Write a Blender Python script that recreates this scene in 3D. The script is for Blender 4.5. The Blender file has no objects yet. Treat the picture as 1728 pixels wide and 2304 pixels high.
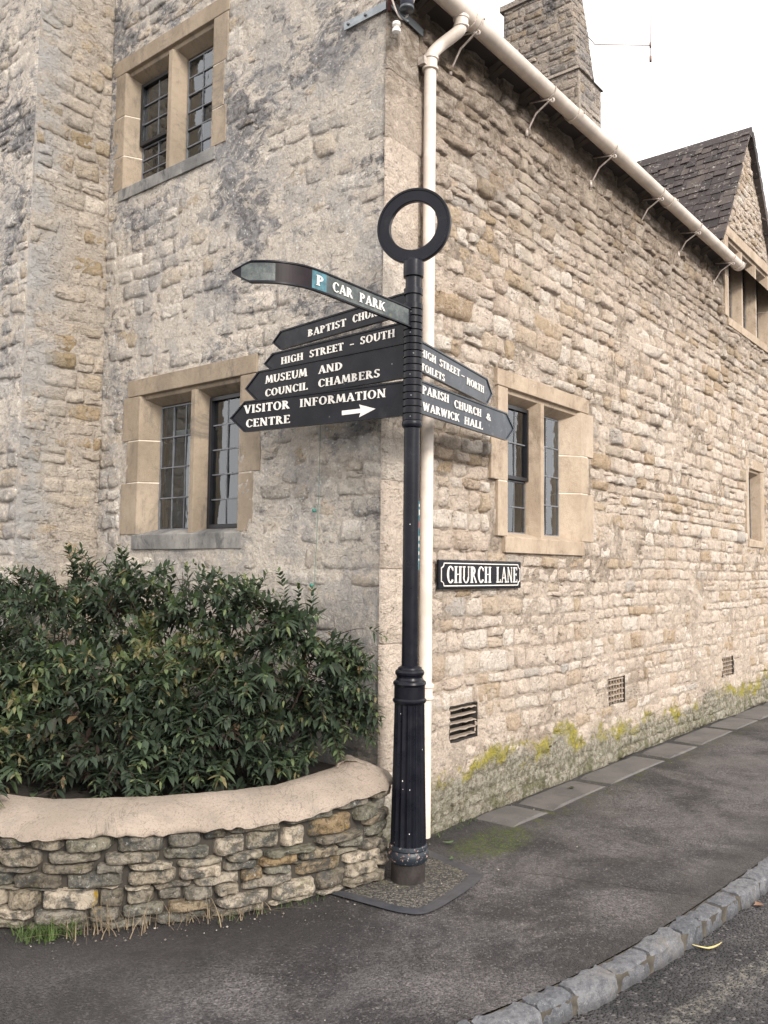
import bpy, math, random
import numpy as np
from mathutils import Vector, Matrix

random.seed(7); RNG = np.random.default_rng(11)
SC = bpy.context.scene; COL = SC.collection
R = math.radians

# ------------------------------------------------------------------ camera
cam = bpy.data.cameras.new('camera'); co = bpy.data.objects.new('camera', cam); COL.objects.link(co)
# rows: world axes expressed in camera axes (x right, y down, z forward)
RC = np.array([[0.63112225, 0.05964629, 0.77338672],
               [-0.77559917, 0.03383418, 0.63031831],
               [0.01142924, -0.99764601, 0.06761512]])
M = Matrix(((RC[0, 0], -RC[0, 1], -RC[0, 2]), (RC[1, 0], -RC[1, 1], -RC[1, 2]), (RC[2, 0], -RC[2, 1], -RC[2, 2])))
CAM = np.array([-3.81802, -3.11554, 1.6])
co.matrix_world = Matrix.Translation(Vector(CAM)) @ M.to_4x4()
cam.sensor_fit = 'HORIZONTAL'; cam.sensor_width = 36; cam.lens = 1919 / 1728 * 36
cam.clip_start = .05; cam.clip_end = 2000
SC.camera = co

def proj(p):
    c = RC.T @ (np.asarray(p, float) - CAM)
    if c[2] < .1: return None
    return c[0] / c[2] * 1919 + 864, c[1] / c[2] * 1919 + 1152, c[2]

# ------------------------------------------------------------------ light
w = bpy.data.worlds.new('World'); SC.world = w; w.use_nodes = True
wn = w.node_tree; wn.nodes.clear()
sky = wn.nodes.new('ShaderNodeTexSky'); sky.sky_type = 'NISHITA'; sky.sun_disc = False
SUN_EL, SUN_DIR = 30, (-0.34, -0.86)
sun_rot = math.atan2(SUN_DIR[0], SUN_DIR[1])
sky.sun_elevation = R(SUN_EL); sky.sun_rotation = sun_rot
sky.dust_density = 4; sky.air_density = 1.3
hs = wn.nodes.new('ShaderNodeHueSaturation'); hs.inputs['Saturation'].default_value = .25
mixw = wn.nodes.new('ShaderNodeMixRGB'); mixw.inputs[0].default_value = .75
mixw.inputs[2].default_value = (15.2, 14.6, 14.3, 1)          # even white overcast
bg = wn.nodes.new('ShaderNodeBackground'); bg.inputs[1].default_value = .1
wo = wn.nodes.new('ShaderNodeOutputWorld')
wn.links.new(sky.outputs[0], hs.inputs['Color']); wn.links.new(hs.outputs[0], mixw.inputs[1])
wn.links.new(mixw.outputs[0], bg.inputs[0]); wn.links.new(bg.outputs[0], wo.inputs[0])
sl = bpy.data.lights.new('sun', 'SUN'); sl.energy = 2.1; sl.angle = R(13); sl.color = (1, .93, .84)
so = bpy.data.objects.new('sun', sl); COL.objects.link(so)
sd = Vector((SUN_DIR[0], SUN_DIR[1], 0)).normalized() * math.cos(R(SUN_EL)); sd.z = math.sin(R(SUN_EL))
so.rotation_euler = sd.to_track_quat('Z', 'Y').to_euler()
SC.view_settings.view_transform = 'Standard'; SC.view_settings.look = 'None'
SC.view_settings.exposure = 0.76; SC.view_settings.gamma = 1; SC.view_settings.use_curve_mapping = False

# ------------------------------------------------------------------ noise (numpy value noise)
_T = RNG.random((64, 64, 64))
def vnoise(x, y, z):
    x, y, z = np.broadcast_arrays(np.asarray(x, float), y, z)
    xi, yi, zi = np.floor(x).astype(int), np.floor(y).astype(int), np.floor(z).astype(int)
    fx, fy, fz = x - xi, y - yi, z - zi
    fx = fx * fx * (3 - 2 * fx); fy = fy * fy * (3 - 2 * fy); fz = fz * fz * (3 - 2 * fz)
    def t(a, b, c): return _T[(xi + a) & 63, (yi + b) & 63, (zi + c) & 63]
    c00 = t(0, 0, 0) * (1 - fx) + t(1, 0, 0) * fx; c10 = t(0, 1, 0) * (1 - fx) + t(1, 1, 0) * fx
    c01 = t(0, 0, 1) * (1 - fx) + t(1, 0, 1) * fx; c11 = t(0, 1, 1) * (1 - fx) + t(1, 1, 1) * fx
    return ((c00 * (1 - fy) + c10 * fy) * (1 - fz) + (c01 * (1 - fy) + c11 * fy) * fz) * 2 - 1
def fbm(x, y, z, s, o=4):
    r = 0; a = 1.
    for i in range(o):
        r = r + a * vnoise(x * s + 7 * i, y * s + 3 * i, z * s + 11 * i); s *= 2.1; a *= .5
    return r

# ------------------------------------------------------------------ object helpers
def obj(name, verts, faces, mat, parent=None, smooth=False, attrs=None, label=None, kind=None, loc=None):
    me = bpy.data.meshes.new(name)
    me.from_pydata([tuple(v) for v in verts], [], [tuple(f) for f in faces])
    if smooth: me.polygons.foreach_set('use_smooth', [True] * len(me.polygons))
    if attrs:
        for k, v in attrs.items():
            a = me.attributes.new(k, 'FLOAT', 'POINT'); a.data.foreach_set('value', np.asarray(v, np.float32))
    if mat: me.materials.append(mat)
    me.update()
    o = bpy.data.objects.new(name, me); COL.objects.link(o)
    if parent: o.parent = parent
    if label: o['label'] = label
    if kind: o['kind'] = kind
    if loc is not None: o.location = loc
    return o
def thing(name, label, cat, loc=(0, 0, 0), group=None):
    o = bpy.data.objects.new(name, None); o.empty_display_size = .1; COL.objects.link(o); o.location = loc
    o['label'] = label; o['category'] = cat
    if group: o['group'] = group
    return o
def tag(o, label, cat, group=None):
    o['label'] = label; o['category'] = cat
    if group: o['group'] = group
    return o

class MB:                      # mesh collector in world coordinates
    def __init__(s): s.v = []; s.f = []; s.a = {}
    def add(s, v, f, **at):
        n = len(s.v); s.v += [tuple(p) for p in v]; s.f += [tuple(i + n for i in q) for q in f]
        for k, val in at.items(): s.a.setdefault(k, []); s.a[k] += list(val) if hasattr(val, '__len__') else [val] * len(v)
    def box(s, c, d, rz=0, **at):
        x, y, z = [k / 2 for k in d]; ca, sa = math.cos(rz), math.sin(rz)
        v = [(c[0] + a * x * ca - b * y * sa, c[1] + a * x * sa + b * y * ca, c[2] + e * z) for e in (-1, 1) for a, b in ((-1, -1), (1, -1), (1, 1), (-1, 1))]
        s.add(v, [(3, 2, 1, 0), (4, 5, 6, 7), (0, 1, 5, 4), (1, 2, 6, 5), (2, 3, 7, 6), (3, 0, 4, 7)], **at)
    def tube(s, pts, rad, n=12, cap=True):
        pts = [Vector(p) for p in pts]; rad = rad if hasattr(rad, '__len__') else [rad] * len(pts)
        vs = []; fs = []; up = None
        for i, p in enumerate(pts):
            d = (pts[min(i + 1, len(pts) - 1)] - pts[max(i - 1, 0)]).normalized()
            if up is None:
                up = d.cross(Vector((0, 0, 1))) if abs(d.z) < .95 else d.cross(Vector((1, 0, 0)))
            up = (up - d * up.dot(d)).normalized(); b = d.cross(up)
            for k in range(n):
                a = 2 * math.pi * k / n; vs.append(p + (up * math.cos(a) + b * math.sin(a)) * rad[i])
        for i in range(len(pts) - 1):
            for k in range(n):
                fs.append((i * n + k, i * n + (k + 1) % n, (i + 1) * n + (k + 1) % n, (i + 1) * n + k))
        if cap: fs.append(tuple(range(n))[::-1]); fs.append(tuple(range((len(pts) - 1) * n, len(pts) * n)))
        s.add(vs, fs)
    def lathe(s, prof, c=(0, 0, 0), n=32, flute=0, fd=0):
        vs = []; fs = []
        for r, z in prof:
            for k in range(n):
                a = 2 * math.pi * k / n; rr = r
                if flute: rr = r - fd * abs(math.sin(a * flute / 2)) ** .7 * 1.0 if False else r - fd * (0.5 + .5 * math.cos(a * flute)) ** .6
                vs.append((c[0] + rr * math.cos(a), c[1] + rr * math.sin(a), c[2] + z))
        for i in range(len(prof) - 1):
            for k in range(n): fs.append((i * n + k, i * n + (k + 1) % n, (i + 1) * n + (k + 1) % n, (i + 1) * n + k))
        fs.append(tuple(range(n))[::-1]); fs.append(tuple(range((len(prof) - 1) * n, len(prof) * n)))
        s.add(vs, fs)
    def build(s, name, mat, parent=None, smooth=False, **k):
        return obj(name, s.v, s.f, mat, parent, smooth, s.a or None, **k)
def auto_smooth(o, ang=40):
    me = o.data; me.polygons.foreach_set('use_smooth', [True] * len(me.polygons))
    try: me.set_sharp_from_angle(angle=R(ang))
    except Exception: pass
    return o

# ------------------------------------------------------------------ material helpers
class NT:
    def __init__(s, name):
        s.m = bpy.data.materials.new(name); s.m.use_nodes = True; s.t = s.m.node_tree
        s.b = s.t.nodes['Principled BSDF']; s.out = s.t.nodes['Material Output']
        s.pos = s.n('ShaderNodeNewGeometry').outputs['Position']
    def n(s, typ, **kw):
        nd = s.t.nodes.new(typ)
        for k, v in kw.items(): setattr(nd, k, v)
        return nd
    def l(s, a, b): s.t.links.new(a, b)
    def setin(s, nd, i, v):
        if v is None: return
        if hasattr(v, 'is_linked') or isinstance(v, bpy.types.NodeSocket): s.l(v, nd.inputs[i])
        else:
            if isinstance(v, tuple) and len(v) == 3 and nd.inputs[i].type == 'RGBA': v = v + (1,)
            nd.inputs[i].default_value = v
    def noise(s, scale, detail=4, rough=.6, vec=None, dist=0):
        nd = s.n('ShaderNodeTexNoise'); s.setin(nd, 'Vector', vec or s.pos)
        nd.inputs['Scale'].default_value = scale; nd.inputs['Detail'].default_value = detail
        nd.inputs['Roughness'].default_value = rough; nd.inputs['Distortion'].default_value = dist
        return nd.outputs[0]
    def voro(s, scale, vec=None, out='Distance', feature='F1', rnd=1):
        nd = s.n('ShaderNodeTexVoronoi', feature=feature); s.setin(nd, 'Vector', vec or s.pos)
        nd.inputs['Scale'].default_value = scale; nd.inputs['Randomness'].default_value = rnd
        return nd.outputs[out]
    def mp(s, v, a, b, c=0., d=1., smooth=True):
        nd = s.n('ShaderNodeMapRange'); nd.clamp = True
        if smooth: nd.interpolation_type = 'SMOOTHSTEP'
        for i, q in enumerate((v, a, b, c, d)): s.setin(nd, i, q)
        return nd.outputs[0]
    def math(s, op, a, b=None, c=None):
        nd = s.n('ShaderNodeMath', operation=op); s.setin(nd, 0, a); s.setin(nd, 1, b); s.setin(nd, 2, c); return nd.outputs[0]
    def mul(s, a, b): return s.math('MULTIPLY', a, b)
    def add(s, a, b): return s.math('ADD', a, b)
    def mix(s, f, a, b, mode='MIX'):
        nd = s.n('ShaderNodeMixRGB', blend_type=mode); s.setin(nd, 0, f); s.setin(nd, 1, a); s.setin(nd, 2, b); return nd.outputs[0]
    def ramp(s, v, stops):
        nd = s.n('ShaderNodeValToRGB'); s.l(v, nd.inputs[0]); e = nd.color_ramp.elements
        while len(e) < len(stops): e.new(.5)
        for k, (p, c) in zip(e, stops): k.position = p; k.color = tuple(c) + (1,)
        return nd.outputs[0]
    def attr(s, name): return s.n('ShaderNodeAttribute', attribute_name=name).outputs['Fac']
    def xyz(s):
        nd = s.n('ShaderNodeSeparateXYZ'); s.l(s.pos, nd.inputs[0]); return nd.outputs
    def vmap(s, sc):
        nd = s.n('ShaderNodeMapping'); s.l(s.pos, nd.inputs[0]); nd.inputs['Scale'].default_value = sc; return nd.outputs[0]
    def bump(s, h, strength=1, dist=.01, prev=None):
        nd = s.n('ShaderNodeBump'); nd.inputs['Strength'].default_value = strength; nd.inputs['Distance'].default_value = dist
        s.l(h, nd.inputs['Height'])
        if prev: s.l(prev, nd.inputs['Normal'])
        return nd.outputs[0]
    def fin(s, col, rough=.9, nrm=None, metal=0, spec=None):
        s.setin(s.b, 'Base Color', col); s.setin(s.b, 'Roughness', rough); s.b.inputs['Metallic'].default_value = metal
        if nrm: s.l(nrm, s.b.inputs['Normal'])
        if spec is not None: s.setin(s.b, 'Specular IOR Level', spec)
        return s.m

def wall_mat(name, side):
    """side: 'warm' (lane wall) or 'cool' (gable wall, lichened)"""
    t = NT(name); tone = t.attr('tone'); x, y, z = t.xyz()
    if side == 'warm':
        base = t.ramp(tone, [(0, (.55, .42, .29)), (.08, (.70, .58, .48)), (.3, (.81, .695, .59)), (.45, (.69, .585, .49)), (.62, (.87, .785, .69)), (.82, (.77, .655, .55)), (.95, (.58, .45, .31)), (1, (.62, .575, .53))])
        lime = (.77, .66, .56)
    elif side == 'return':
        base = t.ramp(tone, [(0, (.36, .28, .17)), (.12, (.55, .47, .38)), (.35, (.60, .53, .45)), (.55, (.46, .41, .35)), (.72, (.68, .61, .53)), (.88, (.40, .30, .18)), (1, (.54, .49, .43))])
        lime = (.56, .50, .44)
    else:
        base = t.ramp(tone, [(0, (.54, .44, .32)), (.15, (.72, .65, .56)), (.3, (.56, .52, .47)), (.48, (.84, .78, .70)), (.6, (.60, .53, .46)), (.75, (.80, .72, .63)), (.9, (.44, .42, .40)), (1, (.72, .61, .48))])
        lime = (.74, .675, .60)
    n1 = t.noise(5, 6, .65); n2 = t.noise(22, 6, .7); n3 = t.noise(75, 4, .75)
    col = t.mix(t.mp(n2, .5, .72, 0, .45), base, t.mix(1, base, (.55, .50, .45), 'MULTIPLY'))
    col = t.mix(t.mp(n3, .50, .66, 0, .5), col, t.mix(1, col, (.55, .50, .45), 'MULTIPLY'))
    col = t.mix(t.mp(t.noise(17, 7, .75, dist=.9), .52, .62, 0, .8), col, t.mix(1, col, (1.22, 1.22, 1.22) if side != 'warm' else (1.16, 1.18, 1.2), 'MULTIPLY'))
    # lime / mortar smeared over the faces
    sm = t.mp(t.add(t.noise(7, 8, .72), t.mul(t.attr('mort'), .22)), *((.54, .63) if side == 'warm' else (.47, .62)), 0, .85)
    limec = t.mix(t.mp(n3, .3, .7), lime, t.mix(1, lime, (.72, .70, .67), 'MULTIPLY'))
    if side == 'warm':
        dj = t.mul(t.mp(t.noise(2.2, 6, .65, dist=.4), .44, .56), t.mp(t.attr('mort'), .2, .8))
        dj = t.mul(dj, t.mp(z, 1.0, 2.0, .5, 1)); limec = t.mix(t.mul(dj, .85), limec, t.mix(t.mp(n2, .4, .62), (.17, .13, .095), (.40, .33, .265)))
    limec = t.mix(t.mp(t.noise(3.3, 5, .6), .4, .66, 0, .5), limec, t.mix(1, limec, (1.12, 1.12, 1.12) if side != 'warm' else (1.08, 1.04, 1.0), 'MULTIPLY'))
    col = t.mix(sm, col, limec)
    pit = t.mp(t.noise(55, 5, .8, dist=.8), .60, .70)
    if side == 'cool':
        big = t.noise(1.15, 3, .55, dist=.5); md = t.noise(8, 8, .78, dist=.8, vec=t.vmap((1, 1, 1.7)))
        dm = t.mp(t.add(t.mul(big, .75), t.mul(md, .8)), .775, .88)
        # grime: heavier high up and near the lane corner, thin low on the left
        dm = t.mul(dm, t.mp(t.add(z, t.mul(y, -.45)), .3, 2.6, .35, 1))
        col = t.mix(t.mul(dm, .85), col, t.mix(t.mp(n2, .4, .6), (.10, .105, .12), (.27, .27, .28)))
        col = t.mix(t.mp(t.add(t.noise(2.4, 7, .7), t.mul(n2, .35)), .66, .76, 0, .45), col, (.36, .36, .37))
        # bluish skin left of the corner near the ground
        col = t.mix(t.mul(t.mul(t.mp(z, 1.7, .8), t.mp(y, 1.2, .4)), t.mp(t.noise(4, 6, .7), .36, .58, 0, .75)), col, (.27, .285, .31))
        vs = t.voro(30); sp = t.mul(t.mp(vs, .24, .16), t.mp(t.noise(1.6, 3), .42, .55))
        sp = t.mul(sp, t.mp(t.noise(11, 3, .6), .42, .55))
        col = t.mix(t.mul(sp, .85), col, (.80, .80, .76))
    elif side == 'return':
        md = t.noise(6, 8, .75, dist=.6, vec=t.vmap((1, 1, 1.8)))
        col = t.mix(t.mp(md, .55, .68, 0, .6), col, (.23, .205, .18))
        # pale blue-grey lime near the outer arris
        col = t.mix(t.mul(t.mp(x, -.25, -.6), t.mp(t.noise(5, 6, .7), .32, .6, 0, .85)), col, (.43, .43, .43))
    else:
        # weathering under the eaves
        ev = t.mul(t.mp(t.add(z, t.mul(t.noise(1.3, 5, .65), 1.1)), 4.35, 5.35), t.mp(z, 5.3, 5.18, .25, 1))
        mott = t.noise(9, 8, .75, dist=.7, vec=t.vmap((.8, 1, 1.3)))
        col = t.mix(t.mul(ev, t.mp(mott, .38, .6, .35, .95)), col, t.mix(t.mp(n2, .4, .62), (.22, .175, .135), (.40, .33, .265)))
        stn = t.mp(t.add(t.mul(t.noise(.9, 4, .6), 1), t.mul(mott, .5)), .82, .98, 0, .55)
        col = t.mix(stn, col, (.31, .245, .18))
        # damp foot with moss line
        zz = t.add(z, t.mul(t.noise(1.5, 7, .7), -.75)); zz = t.add(zz, .12)
        damp = t.mp(zz, .10, -.02)
        col = t.mix(t.mul(damp, .86), col, t.mix(t.mp(n2, .4, .6), (.17, .16, .115), (.42, .40, .33)))
        band = t.mul(t.mp(zz, -.05, .0), t.mp(zz, .14, .06))
        mo = t.mul(band, t.mp(t.noise(3.6, 7, .75, dist=.5), .45, .52)); mo = t.mul(t.mul(mo, t.mp(x, .35, .7)), t.mp(t.noise(1.3, 5, .6), .38, .5))
        col = t.mix(t.mul(mo, .92), col, t.mix(t.mp(n2, .4, .6), (.44, .38, .05), (.30, .28, .10)))
        gr = t.mul(t.mp(z, .28, .02), t.mp(t.noise(7, 5, .7), .45, .6))
        col = t.mix(t.mul(gr, .7), col, (.12, .125, .05))
        # pale lime runs below the gutter brackets
        run = None
        for cx, wd, lo in ((1.64, .075, 3.1), (2.73, .06, 3.4), (3.74, .05, 3.9), (4.75, .05, 3.9), (5.78, .05, 4.0)):
            q = t.math('ABSOLUTE', t.add(t.add(x, -cx), t.mul(t.add(t.noise(6, 4), -.5), .10)))
            q = t.mul(t.mp(q, wd + .03, wd - .02), t.mp(z, lo, lo + .9)); run = q if run is None else t.math('MAXIMUM', run, q)
        col = t.mix(t.mul(run, t.mul(t.mp(n1, .3, .55, .3, .8), t.mp(z, 4.86, 4.8))), col, (.62, .53, .43))
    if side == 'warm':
        col = t.mix(t.mul(t.mul(t.mp(t.add(z, t.mul(t.noise(6, 5, .7), .25)), 4.98, 5.17), .8), t.mp(z, 5.24, 5.2)), col, (.10, .078, .06))  # eave shade and stain painted as a near-black band along the wall top
    col = t.mix(t.mul(pit, .55), col, t.mix(1, col, (.42, .38, .34), 'MULTIPLY'))
    cv = t.voro(13, vec=t.n('ShaderNodeVectorMath', operation='ADD').outputs[0], feature='DISTANCE_TO_EDGE') if False else t.noise(17, 8, .8, dist=1.5, vec=t.vmap((.6, .6, 1.7)))
    crev = t.mul(t.mp(cv, .585, .61), t.mp(t.noise(1.7, 4, .6), .38, .56))
    col = t.mix(t.mul(crev, .8 if side == 'warm' else .55), col, t.mix(1, col, (.26, .21, .165), 'MULTIPLY'))
    h = t.add(t.mul(t.noise(15, 8, .74, dist=.6), 1.5), t.add(t.mul(n3, .45), t.add(t.mul(pit, -.5), t.mul(crev, -.6))))
    nrm = t.bump(h, 1.0, .045 if side == 'warm' else .034)
    if name == 'chimney_stone': col = t.mix(.8, col, t.mix(1, col, (.55, .52, .50), 'MULTIPLY'))
    return t.fin(col, .95, nrm, spec=.15)

def ashlar_mat(name, c1, c2, dirt=(.3, .25, .19), amt=.5, bs=.25):
    t = NT(name); n1 = t.noise(3.5, 6, .6, vec=t.vmap((1, 1, .6))); n2 = t.noise(30, 5, .7); tn = t.attr('tone')
    col = t.mix(t.mp(n1, .3, .7), c1, c2)
    col = t.mix(t.mul(tn, .35), col, t.mix(1, col, (.78, .74, .68), 'MULTIPLY'))
    col = t.mix(t.mp(t.noise(2.2, 8, .75, dist=1), .52, .68, 0, amt), col, dirt)
    col = t.mix(t.mp(t.noise(9, 6, .75, vec=t.vmap((1, 1, .35))), .52, .66, 0, amt * .6), col, dirt)
    col = t.mix(t.mp(n2, .42, .7, 0, .3), col, t.mix(1, col, (.6, .57, .52), 'MULTIPLY'))
    return t.fin(col, .9, t.bump(t.add(t.mul(n2, .5), t.noise(110, 3, .7)), bs, .006), spec=.2)

def simple(name, col, rough=.5, metal=0, var=.0, vs=20, bs=0, spec=None):
    t = NT(name)
    c = col
    if var:
        c = t.mix(t.mp(t.noise(vs, 5, .65), .35, .65), col, tuple(k * (1 - var) for k in col))
    nr = t.bump(t.noise(vs * 3, 4, .6), bs, .004) if bs else None
    return t.fin(c, rough, nr, metal, spec)

def iron_mat(name, chips=.5):
    t = NT(name)
    c = t.mix(t.mp(t.noise(3, 5, .6), .4, .7), (.0045, .005, .009), (.009, .010, .0155))
    dust = t.mp(t.noise(9, 7, .7), .55, .75, 0, .14); c = t.mix(dust, c, (.07, .07, .07))
    ch = t.mul(t.mp(t.voro(17), .075, .05), t.mp(t.noise(5, 3), .57, .62))
    c = t.mix(t.mul(ch, chips), c, (.62, .57, .52))
    return t.fin(c, t.mp(t.noise(14, 4), .3, .7, .24, .42), t.bump(t.noise(60, 4, .6), .10, .003), spec=.22)

MAT = {}
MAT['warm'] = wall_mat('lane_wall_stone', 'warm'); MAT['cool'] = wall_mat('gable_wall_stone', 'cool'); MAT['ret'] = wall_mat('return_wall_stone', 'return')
MAT['surround_w'] = ashlar_mat('dressed_stone_warm', (.37, .295, .225), (.48, .395, .31), (.22, .17, .125), .85, .7)
MAT['surround_c'] = ashlar_mat('dressed_stone_cool', (.26, .215, .165), (.37, .305, .235), (.13, .115, .10), .8, .6)
MAT['quoin'] = ashlar_mat('quoin_stone', (.44, .365, .29), (.60, .505, .415), (.30, .235, .18), .8, 1.0)
MAT['sill_c'] = ashlar_mat('lichened_sill', (.15, .15, .15), (.36, .35, .33), (.05, .055, .06), .95, 1.0)
MAT['joint'] = simple('lime_joint', (.74, .66, .55), .95, var=.2)
MAT['iron'] = iron_mat('black_iron', .8); MAT['sign'] = iron_mat('black_sign_paint', .35)
MAT['letter'] = simple('white_letter_paint', (.80, .77, .72), .5, var=.12, vs=40)
def car_sign():
    t = NT('weathered_grey_sign_paint')
    c = t.mix(t.mp(t.noise(9, 7, .75), .38, .62), (.035, .047, .05), (.115, .13, .125))
    c = t.mix(t.mp(t.noise(35, 6, .75), .52, .66, 0, .8), c, (.03, .035, .035))
    c = t.mix(t.mp(t.noise(14, 5, .7), .6, .72, 0, .7), c, (.12, .14, .06))
    return t.fin(c, .5, t.bump(t.noise(70, 4), .25, .004))
MAT['carsign'] = car_sign()
def grey_sign():
    t = NT('lane_side_sign_paint')
    c = t.mix(t.mp(t.noise(4, 5, .6), .35, .7), (.016, .022, .032), (.034, .044, .058))
    x, y, z = t.xyz()
    c = t.mix(t.mp(t.noise(22, 7, .8, dist=.6), .56, .64, 0, .55), c, (.14, .15, .15))
    return t.fin(c, .3, t.bump(t.noise(60, 4), .1, .004), spec=.3)
MAT['sign2'] = grey_sign()
MAT['teal'] = simple('teal_sticker', (.03, .20, .26), .45, var=.35, vs=30)
MAT['cream'] = simple('cream_gutter_paint', (.72, .64, .565), .4, var=.22, vs=4)
MAT['creamb'] = simple('cream_bracket_paint', (.55, .48, .43), .5, var=.4, vs=25)
MAT['lead'] = simple('lead_came', (.20, .21, .23), .55, .3, var=.3)
MAT['casement'] = simple('black_casement', (.012, .013, .017), .4, var=.3)
MAT['dark'] = simple('dark_interior', (.05, .045, .042), .9)
MAT['curtain'] = simple('white_curtain', (.75, .75, .76), .9)
MAT['innerframe'] = simple('pale_inner_frame', (.55, .60, .60), .6)
MAT['board'] = simple('brown_board', (.15, .10, .055), .7, var=.6, vs=6)
def glass():
    t = NT('leaded_glass'); nt = t.t
    gl = t.n('ShaderNodeBsdfGlossy'); gl.inputs['Roughness'].default_value = .03; gl.inputs['Color'].default_value = (.9, .95, 1, 1)
    nb = t.bump(t.noise(9, 2, .5), .25, .01); t.l(nb, gl.inputs['Normal'])
    tr = t.n('ShaderNodeBsdfTransparent'); tr.inputs[0].default_value = (.80, .85, .86, 1)
    fr = t.n('ShaderNodeFresnel'); fr.inputs[0].default_value = 2.1
    mx = t.n('ShaderNodeMixShader'); t.l(fr.outputs[0], mx.inputs[0]); t.l(tr.outputs[0], mx.inputs[1]); t.l(gl.outputs[0], mx.inputs[2])
    t.l(mx.outputs[0], t.out.inputs[0]); return t.m
MAT['glass'] = glass()

# ------------------------------------------------------------------ ground
def asphalt(name, dark, light, road=False):
    t = NT(name); x, y, z = t.xyz()
    ag = t.voro(125 if not road else 75, out='Color'); agd = t.voro(125 if not road else 75)
    sep = t.n('ShaderNodeSeparateColor'); t.l(ag, sep.inputs[0])
    big = t.noise(1.4, 8, .68, dist=.5)
    col = t.mix(t.mp(big, .38, .60), dark, light)
    col = t.mix(t.mp(t.noise(5, 6, .7), .5, .72, 0, .45), col, dark)
    col = t.mix(t.mp(sep.outputs[0], .5, 1, 0, .75), col, t.mix(1, col, (2.1, 2.0, 1.95), 'MULTIPLY'))
    col = t.mix(t.mp(sep.outputs[1], .90, .98, 0, .6), col, (.19, .175, .17))
    col = t.mix(t.mp(t.noise(2.6, 9, .78, dist=.8), .56, .61, 0, .6), col, light)
    col = t.mix(t.mp(sep.outputs[2], .5, 1, 0, .75), col, t.mix(1, col, (.35, .35, .37), 'MULTIPLY'))
    col = t.mix(t.mp(t.noise(24, 6, .8), .48, .6, 0, .45), col, t.mix(1, col, (.5, .5, .5), 'MULTIPLY'))
    if not road:
        # damp margin along planter, house foot and kerb
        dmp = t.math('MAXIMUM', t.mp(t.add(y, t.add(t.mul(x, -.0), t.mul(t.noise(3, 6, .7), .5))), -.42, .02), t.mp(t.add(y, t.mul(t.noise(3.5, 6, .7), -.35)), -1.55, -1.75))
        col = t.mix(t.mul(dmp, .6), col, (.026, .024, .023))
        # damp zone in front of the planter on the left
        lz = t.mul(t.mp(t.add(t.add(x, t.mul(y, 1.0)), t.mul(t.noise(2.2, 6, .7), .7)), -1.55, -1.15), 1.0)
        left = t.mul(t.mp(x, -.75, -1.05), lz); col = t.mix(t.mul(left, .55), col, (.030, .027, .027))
        dx = t.add(x, -.62); dy = t.add(y, .36)
        r = t.math('SQRT', t.add(t.mul(t.mul(dx, dx), 1.3), t.mul(t.mul(dy, dy), 5.5)))
        mm = t.mp(t.add(r, t.mul(t.noise(9, 7, .75), .55)), .80, .52)
        mm = t.mul(t.mul(mm, t.mp(t.noise(60, 4, .7), .38, .58)), t.mp(t.noise(14, 7, .75), .36, .56))
        col = t.mix(t.mul(mm, .9), col, t.mix(t.mp(t.noise(70, 3), .4, .6), (.035, .055, .006), (.095, .125, .012)))
        m2 = t.mul(t.mul(t.mp(y, -.50, -.36), t.mp(x, .6, 1.0)), t.mp(t.noise(8, 6, .7), .5, .62)); m2 = t.mul(m2, t.mp(y, -.1, -.25))
        col = t.mix(t.mul(m2, .6), col, (.07, .075, .018))
        # thin crack
        q = t.add(t.add(x, t.mul(y, .32)), t.mul(t.add(t.noise(4, 5, .6), -.5), .12))
        cr = t.mul(t.mp(t.math('ABSOLUTE', t.add(q, -.05)), .009, .004), t.mul(t.mp(y, -.72, -.76), 1))
        col = t.mix(t.mul(cr, .8), col, (.015, .014, .013))
    else:
        # worn painted line
        q = t.math('ABSOLUTE', t.add(t.add(y, t.mul(x, .175)), 1.975))
        ln = t.mul(t.mp(q, .062, .04), t.mp(t.noise(30, 6, .8), .44, .6)); col = t.mix(t.mul(ln, .38), col, (.28, .26, .215))
    h = t.add(t.mul(t.mp(agd, 0, .6, 1, 0), 1), t.mul(t.noise(20, 5, .6), .6))
    rg = t.mp(t.noise(2, 5), .4, .65, .55, .85)
    return t.fin(col, rg, t.bump(h, .9 if not road else 1, .008 if not road else .014), spec=.35)
MAT['asphalt'] = asphalt('pavement_asphalt', (.029, .027, .0285), (.094, .088, .089))
MAT['road'] = asphalt('road_asphalt', (.026, .0255, .027), (.048, .046, .047), True)
MAT['earth'] = simple('earth', (.10, .09, .07), .95, var=.4)
def kerbmat():
    t = NT('granite_kerb'); 
    c = t.mix(t.attr('tone'), (.09, .095, .108), (.15, .152, .162)); c = t.mix(t.mp(t.noise(25, 6, .8), .4, .64), c, t.mix(1, c, (.45, .46, .5), 'MULTIPLY'))
    c = t.mix(t.mp(t.noise(90, 4, .8), .55, .7, 0, .6), c, (.34, .34, .33)); c = t.mix(t.mp(t.noise(4, 5, .7), .55, .7, 0, .5), c, (.17, .15, .12))
    x, y, z = t.xyz(); c = t.mix(t.mp(z, -.035, -.075, 0, .6), c, (.03, .03, .032))
    return t.fin(c, .7, t.bump(t.add(t.noise(30, 6, .75), t.mul(t.noise(120, 3), .3)), .7, .012))
MAT['kerb'] = kerbmat()
MAT['kerbjoint'] = simple('sandy_kerb_joint', (.085, .074, .058), .95, var=.5)
def flagmat():
    t = NT('grey_flagstone'); c = t.mix(t.mp(t.noise(4, 6, .6), .35, .65), (.075, .069, .067), (.115, .106, .10))
    c = t.mix(t.mul(t.attr('tone'), .4), c, (.10, .095, .092)); c = t.mix(t.mp(t.noise(60, 4, .8), .6, .7, 0, .5), c, (.30, .27, .24))
    return t.fin(c, .7, t.bump(t.noise(40, 5), .3, .005))
MAT['flag'] = flagmat()

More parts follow.
